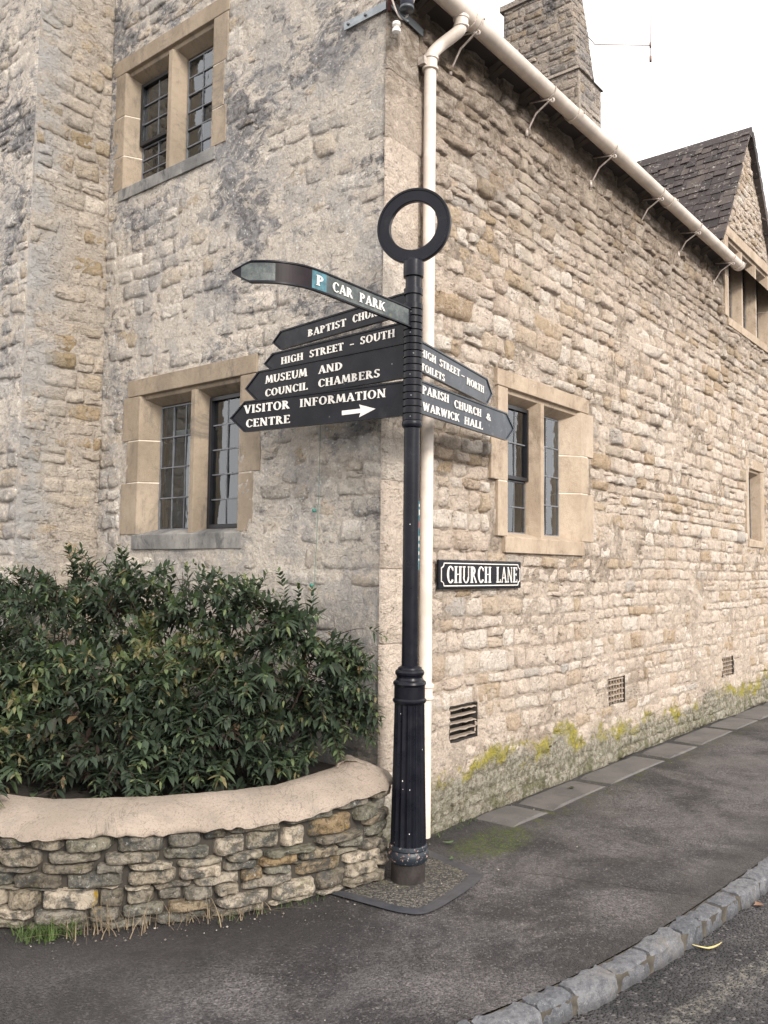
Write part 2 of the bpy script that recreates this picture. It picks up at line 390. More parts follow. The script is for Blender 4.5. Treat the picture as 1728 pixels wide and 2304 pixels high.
g = MB(); g.add([(-400, -400, -.30), (400, -400, -.30), (400, 400, -.30), (-400, 400, -.30)], [(0, 1, 2, 3)])
o = g.build('ground', MAT['earth']); o['kind'] = 'structure'
# kerb line (top inner edge), from far behind on the left to the lane on the right
def catmull(P, n=10):
    P = [np.array(p, float) for p in P]; out = []
    Q = [2 * P[0] - P[1]] + P + [2 * P[-1] - P[-2]]
    for i in range(1, len(Q) - 2):
        for k in range(n):
            t = k / n
            out.append(.5 * ((2 * Q[i]) + (-Q[i - 1] + Q[i + 1]) * t + (2 * Q[i - 1] - 5 * Q[i] + 4 * Q[i + 1] - Q[i + 2]) * t * t + (-Q[i - 1] + 3 * Q[i] - 3 * Q[i + 1] + Q[i + 2]) * t ** 3))
    out.append(Q[-2]); return np.array(out)
KERB = catmull([(-5.6, 6.0), (-4.6, 2.6), (-3.5, .35), (-2.4, -.72), (-1.62, -1.18), (-1.171, -1.369), (-.804, -1.464), (-.33, -1.555), (.2, -1.61), (.739, -1.648), (1.424, -1.69), (3, -1.76), (6, -1.83), (12, -1.9), (30, -2.1)], 12)
def resample(C, step):
    d = np.r_[0, np.cumsum(np.linalg.norm(np.diff(C, axis=0), axis=1))]; s = np.arange(0, d[-1], step)
    return np.stack([np.interp(s, d, C[:, k]) for k in range(C.shape[1])], 1)
rd = MB(); rd.add([(-60, -60, -.078), (60, -60, -.078), (60, 30, -.078), (-60, 30, -.078)], [(0, 1, 2, 3)])
o = rd.build('road', MAT['road']); o['kind'] = 'structure'
pv = MB(); K = resample(KERB, .25)
far = [(p[0], max(p[1] + 16, 14)) for p in K]
vs = [(p[0], p[1], 0) for p in K] + [(q[0], 14, 0) for q in K]
n = len(K)
# sheet with gentle unevenness
vs = []; fs = []; rows = 26
for i, p in enumerate(K):
    for j in range(rows + 1):
        tt = (j / rows) ** 1.7; yy = p[1] + .004 + (14 - p[1]) * tt
        vs.append((p[0] + .0, yy, 0 if j == 0 else .006 * float(vnoise(p[0] * 2, yy * 2, 5.)) * min(1, j / 3) - .003))
for i in range(n - 1):
    for j in range(rows): a = i * (rows + 1) + j; fs.append((a, a + rows + 1, a + rows + 2, a + 1))
pavement = obj('pavement', vs, fs, MAT['asphalt'], smooth=True); pavement['kind'] = 'structure'

# kerb stones: split blocks laid end to end
def block(pts_top, pts_bot, mat, name, parent, jit=.006, nx=6, tone=.5, rnd=.012):
    pass
kb = MB()
Kf = resample(KERB, .02); L = np.arange(len(Kf)) * .02
def kpt(s):
    i = min(max(int(s / .02), 0), len(Kf) - 2); d = Kf[i + 1] - Kf[i]; d /= np.linalg.norm(d); q = Kf[i] + d * (s - i * .02); return q, d, np.array([d[1], -d[0]])
# backing bed just under the stones
bv = []; bf = []
for i, s in enumerate(np.arange(.5, L[-1] - .5, .2)):
    p, d, nn = kpt(s)
    for off, z in ((-.0, -.002), (.0, -.012), (.094, -.014), (.094, -.12)):
        q = p + nn * (off if nn[1] < 0 else off); bv.append((q[0], q[1], z))
    if i: a = (i - 1) * 4; bf += [(a, a + 4, a + 5, a + 1), (a + 1, a + 5, a + 6, a + 2), (a + 2, a + 6, a + 7, a + 3)]
kerb = obj('kerb', bv, bf, MAT['kerbjoint']); kerb['kind'] = 'structure'
def kerb_stone(s0, s1, seed):
    rr = random.Random(seed); NX = 9; prof = [(-.006, -.03), (-.002, .002), (.03, .005), (.066, .005), (.094, .000), (.103, -.012), (.107, -.045), (.109, -.10)]
    v = []; f = []; dz = rr.uniform(-.008, .006); dw = rr.uniform(-.012, .010)
    for i in range(NX):
        u = i / (NX - 1); p, d, nn = kpt(s0 + (s1 - s0) * u); e = min(u, 1 - u); endd = .012 * math.exp(-e * 16)
        for a, z in prof:
            q = p + nn * (a + (dw if a > .09 else 0) - (endd if a > .09 else 0) + .010 * float(vnoise(s0 * 9 + u * 7, a * 60, z * 50 + seed)))
            v.append((q[0], q[1], z + dz - endd * (.5 if z > -.05 else 0) + .009 * float(vnoise(u * 9 + seed, a * 60, z * 30))))
    m = len(prof)
    for i in range(NX - 1):
        for j in range(m - 1): a = i * m + j; f.append((a, a + m, a + m + 1, a + 1))
    f.append(tuple(range(m))); f.append(tuple(range((NX - 1) * m, NX * m))[::-1])
    o = obj('kerb_stone', v, f, MAT['kerb'], kerb, True, {'tone': [rr.random()] * len(v)})
    return auto_smooth(o, 28)
s = 3.0; k = 0
while s < L[-1] - 1:
    ln = random.choice([.2, .24, .27, .3, .26]); p, _, _ = kpt(s)
    pr = proj((p[0], p[1], 0))
    if p[0] > 12: break
    if pr and pr[1] < 2304 + 900 and -900 < pr[0] < 2500 and p[0] > -3: kerb_stone(s + .007, s + ln - .005, k)
    s += ln; k += 1

# flagstones along the wall foot
def flag(x0, x1, y0, y1, y2, y3, seed):
    rr = random.Random(seed); nx = max(3, int((x1 - x0) / .12)); v = []; f = []
    ys = [0, .03, .5, .97, 1]; 
    for i in range(nx + 1):
        u = i / nx; X = x0 + (x1 - x0) * u; a = y0 + (y2 - y0) * u; b = y1 + (y3 - y1) * u
        for j, q in enumerate(ys):
            edge = (i in (0, nx)) or j in (0, 4)
            v.append((X, a + (b - a) * q + .004 * float(vnoise(X * 12, j, seed)), (-.01 if edge else .012 + .002 * float(vnoise(X * 5, q * 4, seed)))))
    for i in range(nx):
        for j in range(4): p = i * 5 + j; f.append((p, p + 1, p + 6, p + 5) if False else (p, p + 5, p + 6, p + 1))
    obj('flagstone', v, f, MAT['flag'], pavement, False, {'tone': [rr.random()] * len(v)})
fx = [.90, 1.425, 2.35, 3.52, 4.3, 5.35, 6.2, 7.3, 8.2, 9.4, 10.5]
for i in range(len(fx) - 1):
    flag(fx[i] + .005, fx[i + 1] - .005, -.045 if i else -.02, -.31 - .003 * i, -.045, -.312 - .003 * i, i)

# reinstatement patch round the post: tar band + gritty fill
def gritmat():
    t = NT('gritty_patch'); c = t.voro(120, out='Color'); sp = t.n('ShaderNodeSeparateColor'); t.l(c, sp.inputs[0])
    col = t.mix(t.mp(sp.outputs[0], .3, 1), (.03, .027, .024), (.16, .145, .125)); col = t.mix(t.mp(sp.outputs[1], .7, .9, 0, .6), col, (.03, .03, .03))
    col = t.mix(t.mp(t.noise(8, 5, .7), .55, .7, 0, .6), col, (.15, .15, .08))
    return t.fin(col, .85, t.bump(t.mp(t.voro(120), 0, .6, 1, 0), .8, .008))
MAT['grit'] = gritmat(); MAT['tar'] = simple('bitumen_band', (.050, .052, .062), .45, var=.3, vs=12, bs=.3)
PT = [(-.62, -.20), (-.60, -.42), (-.575, -.61), (-.49, -.70), (-.20, -.69), (.05, -.645), (.125, -.58), (.18, -.40), (.235, -.14), (.22, -.02)]
C_ = catmull(PT, 8); cc = np.array([-.22, -.30])
v = []; f = []
for i, p in enumerate(C_):
    d = (cc - p) / np.linalg.norm(cc - p); wob = .009 * float(vnoise(i * .6, 2, 3)); 
    v += [(p[0], p[1], .0045), (*(p + d * (.035 + wob)), .0085), (*(p + d * (.075 + wob)), .0050)]
    if i: a = (i - 1) * 3; f += [(a, a + 3, a + 4, a + 1), (a + 1, a + 4, a + 5, a + 2)]
obj('tar_band', v, f, MAT['tar'], pavement, True)
v = [(cc[0], cc[1], .0065)] + [(*(p + (cc - p) * .12), .0042) for p in C_]; f = [(0, i, i + 1) for i in range(1, len(C_))]
obj('grit_patch', v, f, MAT['grit'], pavement)

# ------------------------------------------------------------------ rubble walling
house = thing('stone_house', 'old rubble-stone house with mullioned windows, on the corner of the lane', 'house')
def subtract(rects, h):
    out = []
    for (a, b, c, d) in rects:
        if b <= h[0] or a >= h[1] or d <= h[2] or c >= h[3]: out.append((a, b, c, d)); continue
        if h[0] - a > .035: out.append((a, h[0], c, d))
        if b - h[1] > .035: out.append((h[1], b, c, d))
        x0, x1 = max(a, h[0]), min(b, h[1])
        if h[2] - c > .03: out.append((x0, x1, c, h[2]))
        if d - h[3] > .03: out.append((x0, x1, h[3], d))
    return out
def layout(u0, u1, z0, z1, holes, rr, ch=(.08, .14), sw=(.12, .30), inside=None, big=.12):
    R_ = []; z = z0
    while z < z1:
        h = rr.uniform(*ch)
        if z + h > z1 - .03: h = z1 - z
        u = u0 - rr.uniform(0, .1); wob = rr.uniform(0, 20)
        while u < u1:
            wd = rr.uniform(*sw) * (.7 + .6 * rr.random())
            a, b = max(u, u0), min(u + wd, u1)
            if b - a > .04:
                q = rr.random()
                if q < .14 and h > .09 and wd < .26:  # two thin stones instead of one
                    m = z + h * rr.uniform(.35, .65); R_ += [(a, b, z, m), (a, b, m, z + h)]
                else: R_.append((a, b, z, z + h))
            u += wd
        z += h
    for hl in holes: R_ = subtract(R_, hl)
    if inside: R_ = [r for r in R_ if inside((r[0] + r[1]) / 2, r[3])]
    return R_
GU = np.array([-1, -.9, -.62, -.3, 0.0, .33, .64, .9, 1]); GV = np.array([-1, -.84, -.42, 0., .42, .84, 1])
def stone_mesh(r, fmap, rr, prot, gap, rough, wav=.02):
    a, b, c, d = r; a += gap * rr.uniform(-.2, 1); b -= gap * rr.uniform(-.2, 1); c += gap * rr.uniform(-.2, 1); d -= gap * rr.uniform(-.2, 1)
    U, V = np.meshgrid(GU, GV, indexing='ij'); wd, h = (b - a) / 2, (d - c) / 2
    kc = rr.uniform(.02, .26)
    q = [rr.uniform(0, 1) ** 2 * .3 for _ in range(4)]      # each corner is knocked off by its own amount
    k4 = np.where(U < 0, np.where(V < 0, q[0], q[1]), np.where(V < 0, q[2], q[3]))
    u = U * (1 - (kc * .4 + k4) * V ** 2 * np.abs(U) ** 3 * min(1, h / wd)); v = V * (1 - (kc * .4 + k4) * U ** 4 * np.abs(V) ** 3)
    sk = rr.uniform(-.2, .2); tl = rr.uniform(-.09, .09); bow = rr.uniform(-.12, .12)
    u = u + sk * v * min(1, h / wd); v = v + tl * u + bow * (u * u - .4)
    s1 = rr.uniform(0, 60)
    uu = (a + b) / 2 + u * wd; zz = (c + d) / 2 + v * h
    uu = uu + vnoise(uu * 22, zz * 22, s1) * .010 + vnoise(uu * 60, zz * 60, s1 + 5) * .004
    zz = zz + vnoise(uu * 18, zz * 18, s1 + 9.) * .011 + vnoise(uu * 55, zz * 55, s1 + 2) * .004
    zz = zz + wav * vnoise(uu * .9, 0, (c + d) * .5 * .9)
    edge = np.maximum(np.abs(U) > .97, np.abs(V) > .97)
    ring = np.maximum(np.abs(U) > .88, np.abs(V) > .8)
    # split face: a couple of cleft planes plus fractal roughness
    pl = np.zeros(U.shape)
    for _ in range(2):
        an = rr.uniform(0, 6.28); pl = np.maximum(pl, (U * math.cos(an) + V * math.sin(an) - rr.uniform(.0, .6)) * rr.uniform(.2, .9) * prot)
    dep = prot * (1 + rr.uniform(-.25, .25) * U + rr.uniform(-.1, .35) * V) - pl - rough * .15 * ring + rough * fbm(uu, zz, s1, 20, 3) * .9
    dep = np.where(edge, np.minimum(dep, 0) - .016, dep)
    P = [fmap(x, -y, z) for x, y, z in zip(uu.ravel(), dep.ravel(), zz.ravel())]
    return P
NV = len(GV); GF = [(i * NV + j, (i + 1) * NV + j, (i + 1) * NV + j + 1, i * NV + j + 1) for i in range(len(GU) - 1) for j in range(NV - 1)]
def sheet(name, u0, u1, z0, z1, step, fmap, holes, mat, parent, amp, off, flip, inside=None, label=None, seed=0.):
    nu, nz = int(round((u1 - u0) / step)), int(round((z1 - z0) / step))
    us = np.linspace(u0, u1, nu + 1); zs = np.linspace(z0, z1, nz + 1); U, Z = np.meshgrid(us, zs, indexing='ij')
    D = off + amp * fbm(U, Z, seed, 9, 4) * .55 + amp * .4 * vnoise(U * 48, Z * 48, seed) + amp * 1.0 * vnoise(U * 1.7, Z * 2.2, seed + 3)
    D = D * np.clip(np.minimum(np.minimum(U - u0, u1 - U), np.minimum(Z - z0, z1 - Z)) / .03, 0, 1) if off else D
    P = [fmap(x, -y, z) for x, y, z in zip(U.ravel(), D.ravel(), Z.ravel())]
    uc = (us[:-1] + us[1:]) / 2; zc = (zs[:-1] + zs[1:]) / 2; Uc, Zc = np.meshgrid(uc, zc, indexing='ij'); keep = np.ones(Uc.shape, bool)
    for h in holes: keep &= ~((Uc > h[0]) & (Uc < h[1]) & (Zc > h[2]) & (Zc < h[3]))
    if inside is not None: keep &= np.vectorize(inside)(Uc, Zc)
    I, J = np.nonzero(keep); a = I * (nz + 1) + J
    F = np.stack([a, a + nz + 1, a + nz + 2, a + 1], 1)
    if flip: F = F[:, ::-1]
    return obj(name, P, F.tolist(), mat, parent, True, {'tone': np.full(len(P), .5), 'mort': np.ones(len(P))}, label)
def rubble(rects, fmap, mat, parent, rr, prot, gap, rough, flip, nsep, name='stone', wav=.02, tonefn=None):
    items = []
    for r in rects:
        c = ((r[0] + r[1]) / 2, (r[2] + r[3]) / 2); p = fmap(c[0], 0, c[1]); q = proj(p); A = 0
        if q and -40 < q[0] < 1768 and -40 < q[1] < 2344:
            c1 = proj(fmap(r[0], 0, c[1])); c2 = proj(fmap(r[1], 0, c[1])); A = abs(c1[0] - c2[0]) * (r[3] - r[2]) / q[2] * 1919
            if c1 is None: A = 0
        items.append((A, r))
    items.sort(key=lambda t: -t[0]); F = [f[::-1] for f in GF] if flip else GF
    mb = MB()
    for i, (A, r) in enumerate(items):
        P = stone_mesh(r, fmap, rr, max(.001, rr.gauss(*prot)) * ((.4 + .9 * min(1, max(0, (r[2] - 1.1) / 1.5))) if fmap is sideM else 1), gap, rough, wav); tn = rr.random()
        if i < nsep and A > 60: obj(name, P, F, mat, parent, True, {'tone': [tn] * len(P), 'mort': [0.] * len(P)})
        else: mb.add(P, F, tone=tn, mort=0.)
    if mb.v: mb.build('rubble', mat, parent, True, kind='stuff', label='remaining small stones of this wall')

sideM = lambda u, d, z: (u, d, z)             # lane wall, facing -Y
gabM = lambda u, d, z: (d, u, z)              # gable wall, facing -X
# openings including their dressed surrounds: (u0,u1,z0,z1)
G_UP = (1.637, 2.73, 4.62, 5.59); G_LO = (1.258, 2.404, 1.845, 2.905)
S_W = (1.37, 2.52, 1.845, 2.90); S_SM = (7.05, 7.60, 2.01, 2.895); S_GB = (6.40, 8.10, 4.62, 5.60)
VENTS = [(.68, 1.0, .515, .735), (3.015, 3.36, .485, .705), (5.98, 6.355, .453, .675)]
gable_holes = [(1.50, 2.93, 4.47, 5.78), (1.04, 2.64, 1.70, 3.02)]
side_holes = [(1.14, 2.70, 1.72, 3.03), (6.93, 7.72, 1.92, 3.02), (6.24, 8.26, 4.50, 5.74)] + VENTS
qholes = [(0, .33, -.2, 5.2)]
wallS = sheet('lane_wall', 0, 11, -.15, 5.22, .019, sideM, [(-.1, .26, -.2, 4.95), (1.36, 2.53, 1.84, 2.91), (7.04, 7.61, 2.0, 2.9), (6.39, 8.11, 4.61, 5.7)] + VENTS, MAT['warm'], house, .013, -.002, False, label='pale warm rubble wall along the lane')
rr = random.Random(3)
LS = layout(0, 11, .0, 5.2, side_holes + qholes, rr, (.065, .16), (.08, .33))
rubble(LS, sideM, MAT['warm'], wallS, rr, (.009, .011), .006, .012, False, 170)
wallG = sheet('gable_wall', 0, 2.96, -.1, 8.0, .022, gabM, [(1.63, 2.74, 4.61, 5.60), (1.25, 2.41, 1.84, 2.91)], MAT['cool'], house, .009, .004, True, label='grey lichened gable wall behind the shrub', seed=4., inside=lambda u, z: z < 5.3 + 1.1 * u)
rr = random.Random(5)
LG = layout(0.0, 2.95, .4, 6.9, gable_holes, rr, (.09, .17), (.14, .40), inside=lambda u, z: z < 5.2 + 1.1 * u)
rubble(LG, gabM, MAT['cool'], wallG, rr, (.004, .005), .004, .008, True, 80, wav=.03)
# projecting wing: return wall (faces the lane) + front
def lean(z): return -.692 + .0085 * z
retM = lambda u, d, z: (lean(z) * (1 - u), 2.935 + d, z)     # u 0 at arris .. 1 at inner corner
ret_len = .68
rM = lambda u, d, z: (lean(z) + u * (-lean(z) / ret_len), 2.935 + d, z)
wallR = sheet('return_wall', 0, ret_len, -.1, 8.0, .022, rM, [], MAT['ret'], house, .011, .003, False, label='narrow return wall of the projecting wing', seed=8.)
rr = random.Random(9); LR = layout(0.01, ret_len, .4, 7.2, [], rr, (.09, .16), (.14, .30))
rubble(LR, rM, MAT['ret'], wallR, rr, (.009, .007), .005, .010, False, 30)
frM = lambda u, d, z: (lean(z) + d, u, z)
wallF = sheet('wing_wall', 2.935, 6.5, -.1, 8.0, .028, frM, [], MAT['cool'], house, .011, .003, True, label='outer wall of the projecting wing at the left edge', seed=14.)
LF = layout(2.95, 4.6, .4, 7.2, [], rr, (.09, .16), (.14, .34)); rubble(LF, frM, MAT['cool'], wallF, rr, (.007, .006), .005, .010, True, 15)
# far wall ends / backs so that no light gets in
mb = MB(); mb.add([(11, 0, -.1), (11, 7, -.1), (11, 7, 9), (11, 0, 5.2), (0, 7, -.1), (0, 7, 9)], [(0, 1, 2, 3), (1, 4, 5, 2)])
mb.add([(lean(0), 6.5, -.1), (0, 6.5, -.1), (0, 6.5, 8), (lean(8), 6.5, 8)], [(0, 1, 2, 3)]); mb.add([(lean(8), 2.93, 7.98), (lean(8), 6.5, 7.98), (0, 6.5, 7.98), (0, 2.93, 7.98)], [(0, 1, 2, 3)])
mb.build('back_wall', MAT['ret'], house)

# quoins at the corner: big smooth dressed blocks
rr = random.Random(21); z = .02; k = 0
while z < 5.15:
    h = rr.uniform(.35, .8)
    if z + h > 5.0: h = 5.2 - z
    wS = (.335 if k % 2 else .29) + rr.uniform(-.02, .01); dG = .012
    a, b = z + .0015, z + h - .0015; p = .013 + rr.uniform(0, .004)
    # L-shaped block: face on lane side and thin face on gable side, slightly rounded arris
    prof = [(wS, .03), (wS, -p + .004), (wS - .012, -p), (.02, -p), (-.004, -p + .003), (-p - .001, .006), (-p - .002, .01), (-p, dG), (-p + .006, dG + .004), (.02, dG + .004)]
    zsl = [a, a + .008, (a + b) / 2 - h * .2, (a + b) / 2 + h * .2, b - .008, b]; v = []; f = []
    for zi, zz in enumerate(zsl):
        e = .005 if zi in (0, 5) else 0
        for (x_, y_) in prof:
            v.append((x_ + (e if x_ < .1 else -e) + .006 * float(vnoise(zz * 11, x_ * 9, y_ * 9 + k)), y_ + e + .005 * float(vnoise(zz * 11, x_ * 11, k + .5)), zz))
    m = len(prof)
    for i in range(5):
        for j in range(m - 1): q = i * m + j; f.append((q, q + m, q + m + 1, q + 1))
    f.append(tuple(range(m))); f.append(tuple(range(5 * m, 6 * m))[::-1])
    auto_smooth(obj('quoin', v, f, MAT['warm'], house, False, {'tone': [rr.choice([.28, .34, .6, .64, .8])] * len(v), 'mort': [0.] * len(v)}), 50)
    z += h; k += 1

# ------------------------------------------------------------------ windows
def prism(profile, axis, a, b, fmap):
    """profile: list of 2D points; axis 'z' -> points are (u,d), extruded z a..b ; axis 'u' -> points (d,z), extruded u a..b"""
    v = []
    for t_ in (a, b):
        for p in profile: v.append(fmap(p[0], p[1], t_) if axis == 'z' else fmap(t_, p[0], p[1]))
    n = len(profile); f = [(i, (i + 1) % n, (i + 1) % n + n, i + n) for i in range(n)] + [tuple(range(n))[::-1], tuple(range(n, 2 * n))]
    return v, f
DG = .125; JP = -.012      # glass depth, face proud of wall
def surround(win, op, fmap, mat, jw, lint, sillh, nj, mull, rr, sill_mat=None, splay=.13, extra_l=0):
    u0, u1, z0, z1 = op
    def piece(name, pr, ax, a, b, m=None):
        v, f = prism(pr, ax, a, b, fmap); o = obj(name, v, f, m or mat, win, False, {'tone': [rr.random()] * len(v)})
        bv = o.modifiers.new('bevel', 'BEVEL'); bv.width = .005; bv.segments = 2; return o
    zs = [z0] + [z0 + (z1 - z0) * (i + 1) / nj + rr.uniform(-.05, .05) for i in range(nj - 1)] + [z1]
    for i in range(nj):
        a, b = zs[i] + (.003 if i else 0), zs[i + 1] - .003
        w1, w2 = jw[(i) % 2], jw[(i + 1) % 2]
        piece('jamb_stone', [(u0 - w1, JP), (u0 - .002, JP), (u0 + .012, JP + .014), (u0 + splay, DG), (u0 + splay, DG + .05), (u0 - w1, DG + .05)], 'z', a, b)
        piece('jamb_stone', [(u1 + w2, JP), (u1 + w2, DG + .05), (u1 - splay, DG + .05), (u1 - splay, DG), (u1 - .012, JP + .014), (u1 + .002, JP)], 'z', a, b)
    # joints (lime) set back
    for s_, w_ in ((-1, max(jw)), (1, max(jw))):
        ue = u0 if s_ < 0 else u1; ui = u0 + splay if s_ < 0 else u1 - splay
        pr = [(ue + s_ * (min(jw) - .01), JP + .004), (ue, JP + .004), (ue - s_ * .010, JP + .018), (ui, DG + .004), (ui, DG + .04), (ue + s_ * (min(jw) - .01), DG + .04)]
        piece('joint', pr, 'z', z0 + .02, z1 - .02, MAT['joint'])
    piece('lintel', [(JP, z1 + .002), (JP, z1 + lint), (DG + .05, z1 + lint), (DG + .05, z1 - .085), (DG - .01, z1 - .075), (JP + .035, z1 - .03), (JP + .03, z1 - .004)], 'u', u0 - jw[0] - .01, u1 + jw[0] + .01)
    piece('sill', [(JP - .006, z0 - sillh), (DG + .05, z0 - sillh), (DG + .05, z0 + .045), (DG, z0 + .04), (JP - .006, z0 - .004)], 'u', u0 - jw[0] * .3, u1 + jw[0] * .3, sill_mat)
    for mc in mull:
        piece('mullion', [(mc - .024, JP + .010), (mc + .024, JP + .010), (mc + .062, DG - .02), (mc + .062, DG + .03), (mc - .062, DG + .03), (mc - .062, DG - .02)], 'z', z0 + .0, z1 - .03)
def flat(mb, fmap, u0, u1, z0, z1, d0, d1):
    v = [fmap(u, d, z) for d in (d0, d1) for (u, z) in ((u0, z0), (u1, z0), (u1, z1), (u0, z1))]
    mb.add(v, [(0, 1, 2, 3), (7, 6, 5, 4), (0, 4, 5, 1), (1, 5, 6, 2), (2, 6, 7, 3), (3, 7, 4, 0)])
def light_(win, fmap, u0, u1, z0, z1, nc, nr, frame, rr, d=DG - .01):
    """one leaded light: panes, cames and (iron) frame"""
    fw = .026 if frame == 'iron' else .010; fm = MAT['casement'] if frame == 'iron' else MAT['lead']
    mb = MB(); dd = d - (.018 if frame == 'iron' else 0)
    flat(mb, fmap, u0, u0 + fw, z0, z1, dd, d + .02); flat(mb, fmap, u1 - fw, u1, z0, z1, dd, d + .02)
    flat(mb, fmap, u0 + fw, u1 - fw, z0, z0 + fw, dd + .001, d + .02); flat(mb, fmap, u0 + fw, u1 - fw, z1 - fw, z1, dd + .001, d + .02)
    mb.build('casement_frame', fm, win)
    a0, a1, b0, b1 = u0 + fw, u1 - fw, z0 + fw, z1 - fw; cw = .009
    for i in range(1, nc):
        x = a0 + (a1 - a0) * i / nc; mb = MB(); flat(mb, fmap, x - cw / 2, x + cw / 2, b0, b1, d, d + .012); mb.build('lead_bar', MAT['lead'], win)
    for j in range(1, nr):
        z = b0 + (b1 - b0) * j / nr; mb = MB(); flat(mb, fmap, a0, a1, z - cw / 2, z + cw / 2, d - .002, d + .010); mb.build('lead_bar', MAT['lead'], win)
    for i in range(nc):
        for j in range(nr):
            x0 = a0 + (a1 - a0) * i / nc + .003; x1 = a0 + (a1 - a0) * (i + 1) / nc - .003; y0 = b0 + (b1 - b0) * j / nr + .003; y1 = b0 + (b1 - b0) * (j + 1) / nr - .003
            t1, t2 = rr.uniform(-.004, .004), rr.uniform(-.004, .004); dm = d + .007
            v = [fmap(x0, dm + t1, y0), fmap(x1, dm - t1, y0 + 0), fmap(x1, dm - t1 + t2, y1), fmap(x0, dm + t1 + t2, y1)]
            obj('pane', v, [(0, 1, 2, 3)] if fmap is sideM else [(3, 2, 1, 0)], MAT['glass'], win)
def window(label, fmap, op):
    me = bpy.data.meshes.new('window')   # dark room box behind the lights is the window's own mesh
    u0, u1, z0, z1 = op; mb = MB()
    a, b, c, d_ = u0 - .1, u1 + .1, z0 - .1, z1 + .05; v = [fmap(u, d, z) for d in (DG + .06, DG + .9) for (u, z) in ((a, c), (b, c), (b, d_), (a, d_))]
    mb.add(v, [(7, 6, 5, 4), (0, 4, 5, 1), (1, 5, 6, 2), (2, 6, 7, 3), (3, 7, 4, 0)])
    return mb.build('window', MAT['dark'], house, label=label)
rr = random.Random(31)
def inner(win, fmap, us, z0, z1, mat, name, w_=.03, d=.2):
    for u in us: mb = MB(); flat(mb, fmap, u - w_ / 2, u + w_ / 2, z0, z1, DG + d, DG + d + .02); mb.build(name, mat, win)
# gable upper window
W1 = window('upper mullioned window in the gable wall', gabM, G_UP)
surround(W1, G_UP, gabM, MAT['surround_c'], (.16, .13), .13, .10, 3, [2.155], rr, MAT['sill_c'], splay=.07)
light_(W1, gabM, 1.72, 2.085, 4.66, 5.50, 2, 6, 'lead', rr); light_(W1, gabM, 2.225, 2.655, 4.66, 4.98, 2, 3, 'lead', rr); light_(W1, gabM, 2.225, 2.655, 4.985, 5.50, 2, 3, 'iron', rr, DG - .02)
mb = MB(); flat(mb, gabM, 1.60, 1.80, 4.6, 5.55, DG + .13, DG + .15); mb.build('curtain', MAT['curtain'], W1)
inner(W1, gabM, [2.42], 4.6, 5.5, MAT['innerframe'], 'inner_frame', .02)
# gable lower window
W2 = window('lower mullioned window in the gable wall', gabM, G_LO)
surround(W2, G_LO, gabM, MAT['surround_c'], (.15, .21), .13, .115, 3, [1.77], rr, MAT['sill_c'], splay=.10)
light_(W2, gabM, 1.34, 1.70, 1.88, 2.82, 2, 5, 'iron', rr, DG - .015); light_(W2, gabM, 1.84, 2.30, 1.88, 2.82, 3, 4, 'lead', rr)
inner(W2, gabM, [2.12, 2.17], 1.85, 2.7, MAT['innerframe'], 'inner_frame', .022, .13); inner(W2, gabM, [1.58], 1.85, 2.7, MAT['innerframe'], 'inner_frame', .014, .2)
mb = MB(); flat(mb, gabM, 1.8, 2.3, 2.62, 2.66, DG + .13, DG + .15); mb.build('inner_frame', MAT['innerframe'], W2)
# lane wall window
W3 = window('ground floor mullioned window in the lane wall', sideM, S_W)
surround(W3, S_W, sideM, MAT['surround_w'], (.13, .22), .12, .115, 3, [1.89], rr, None, splay=.15)
light_(W3, sideM, 1.50, 1.835, 1.88, 2.27, 2, 2, 'lead', rr); light_(W3, sideM, 1.49, 1.835, 2.275, 2.82, 2, 2, 'iron', rr, DG - .02)
light_(W3, sideM, 1.955, 2.37, 1.88, 2.82, 2, 4, 'lead', rr)
mb = MB(); flat(mb, sideM, 1.45, 1.57, 1.85, 2.8, DG + .1, DG + .12); mb.build('curtain', MAT['curtain'], W3)
inner(W3, sideM, [2.08], 1.85, 2.8, MAT['innerframe'], 'inner_frame', .02, .12)
# small lane window
W4 = window('small single-light window near the right edge', sideM, S_SM)
surround(W4, S_SM, sideM, MAT['surround_w'], (.10, .10), .12, .08, 1, [], rr, None, splay=.05)
light_(W4, sideM, 7.10, 7.55, 2.05, 2.82, 2, 3, 'lead', rr)
# window under the far gable
W5 = window('three-light mullioned window under the small gable', sideM, S_GB)
surround(W5, S_GB, sideM, MAT['surround_w'], (.14, .14), .13, .10, 2, [6.95, 7.53], rr, None, splay=.06)
for (a, b) in ((6.46, 6.88), (7.02, 7.46), (7.60, 8.04)): light_(W5, sideM, a, b, 4.66, 5.50, 2, 4, 'lead', rr)
mb = MB(); flat(mb, sideM, 6.3, 8.2, 4.5, 5.6, DG + .1, DG + .12); mb.build('curtain', MAT['board'], W5, label='drawn brown blind')

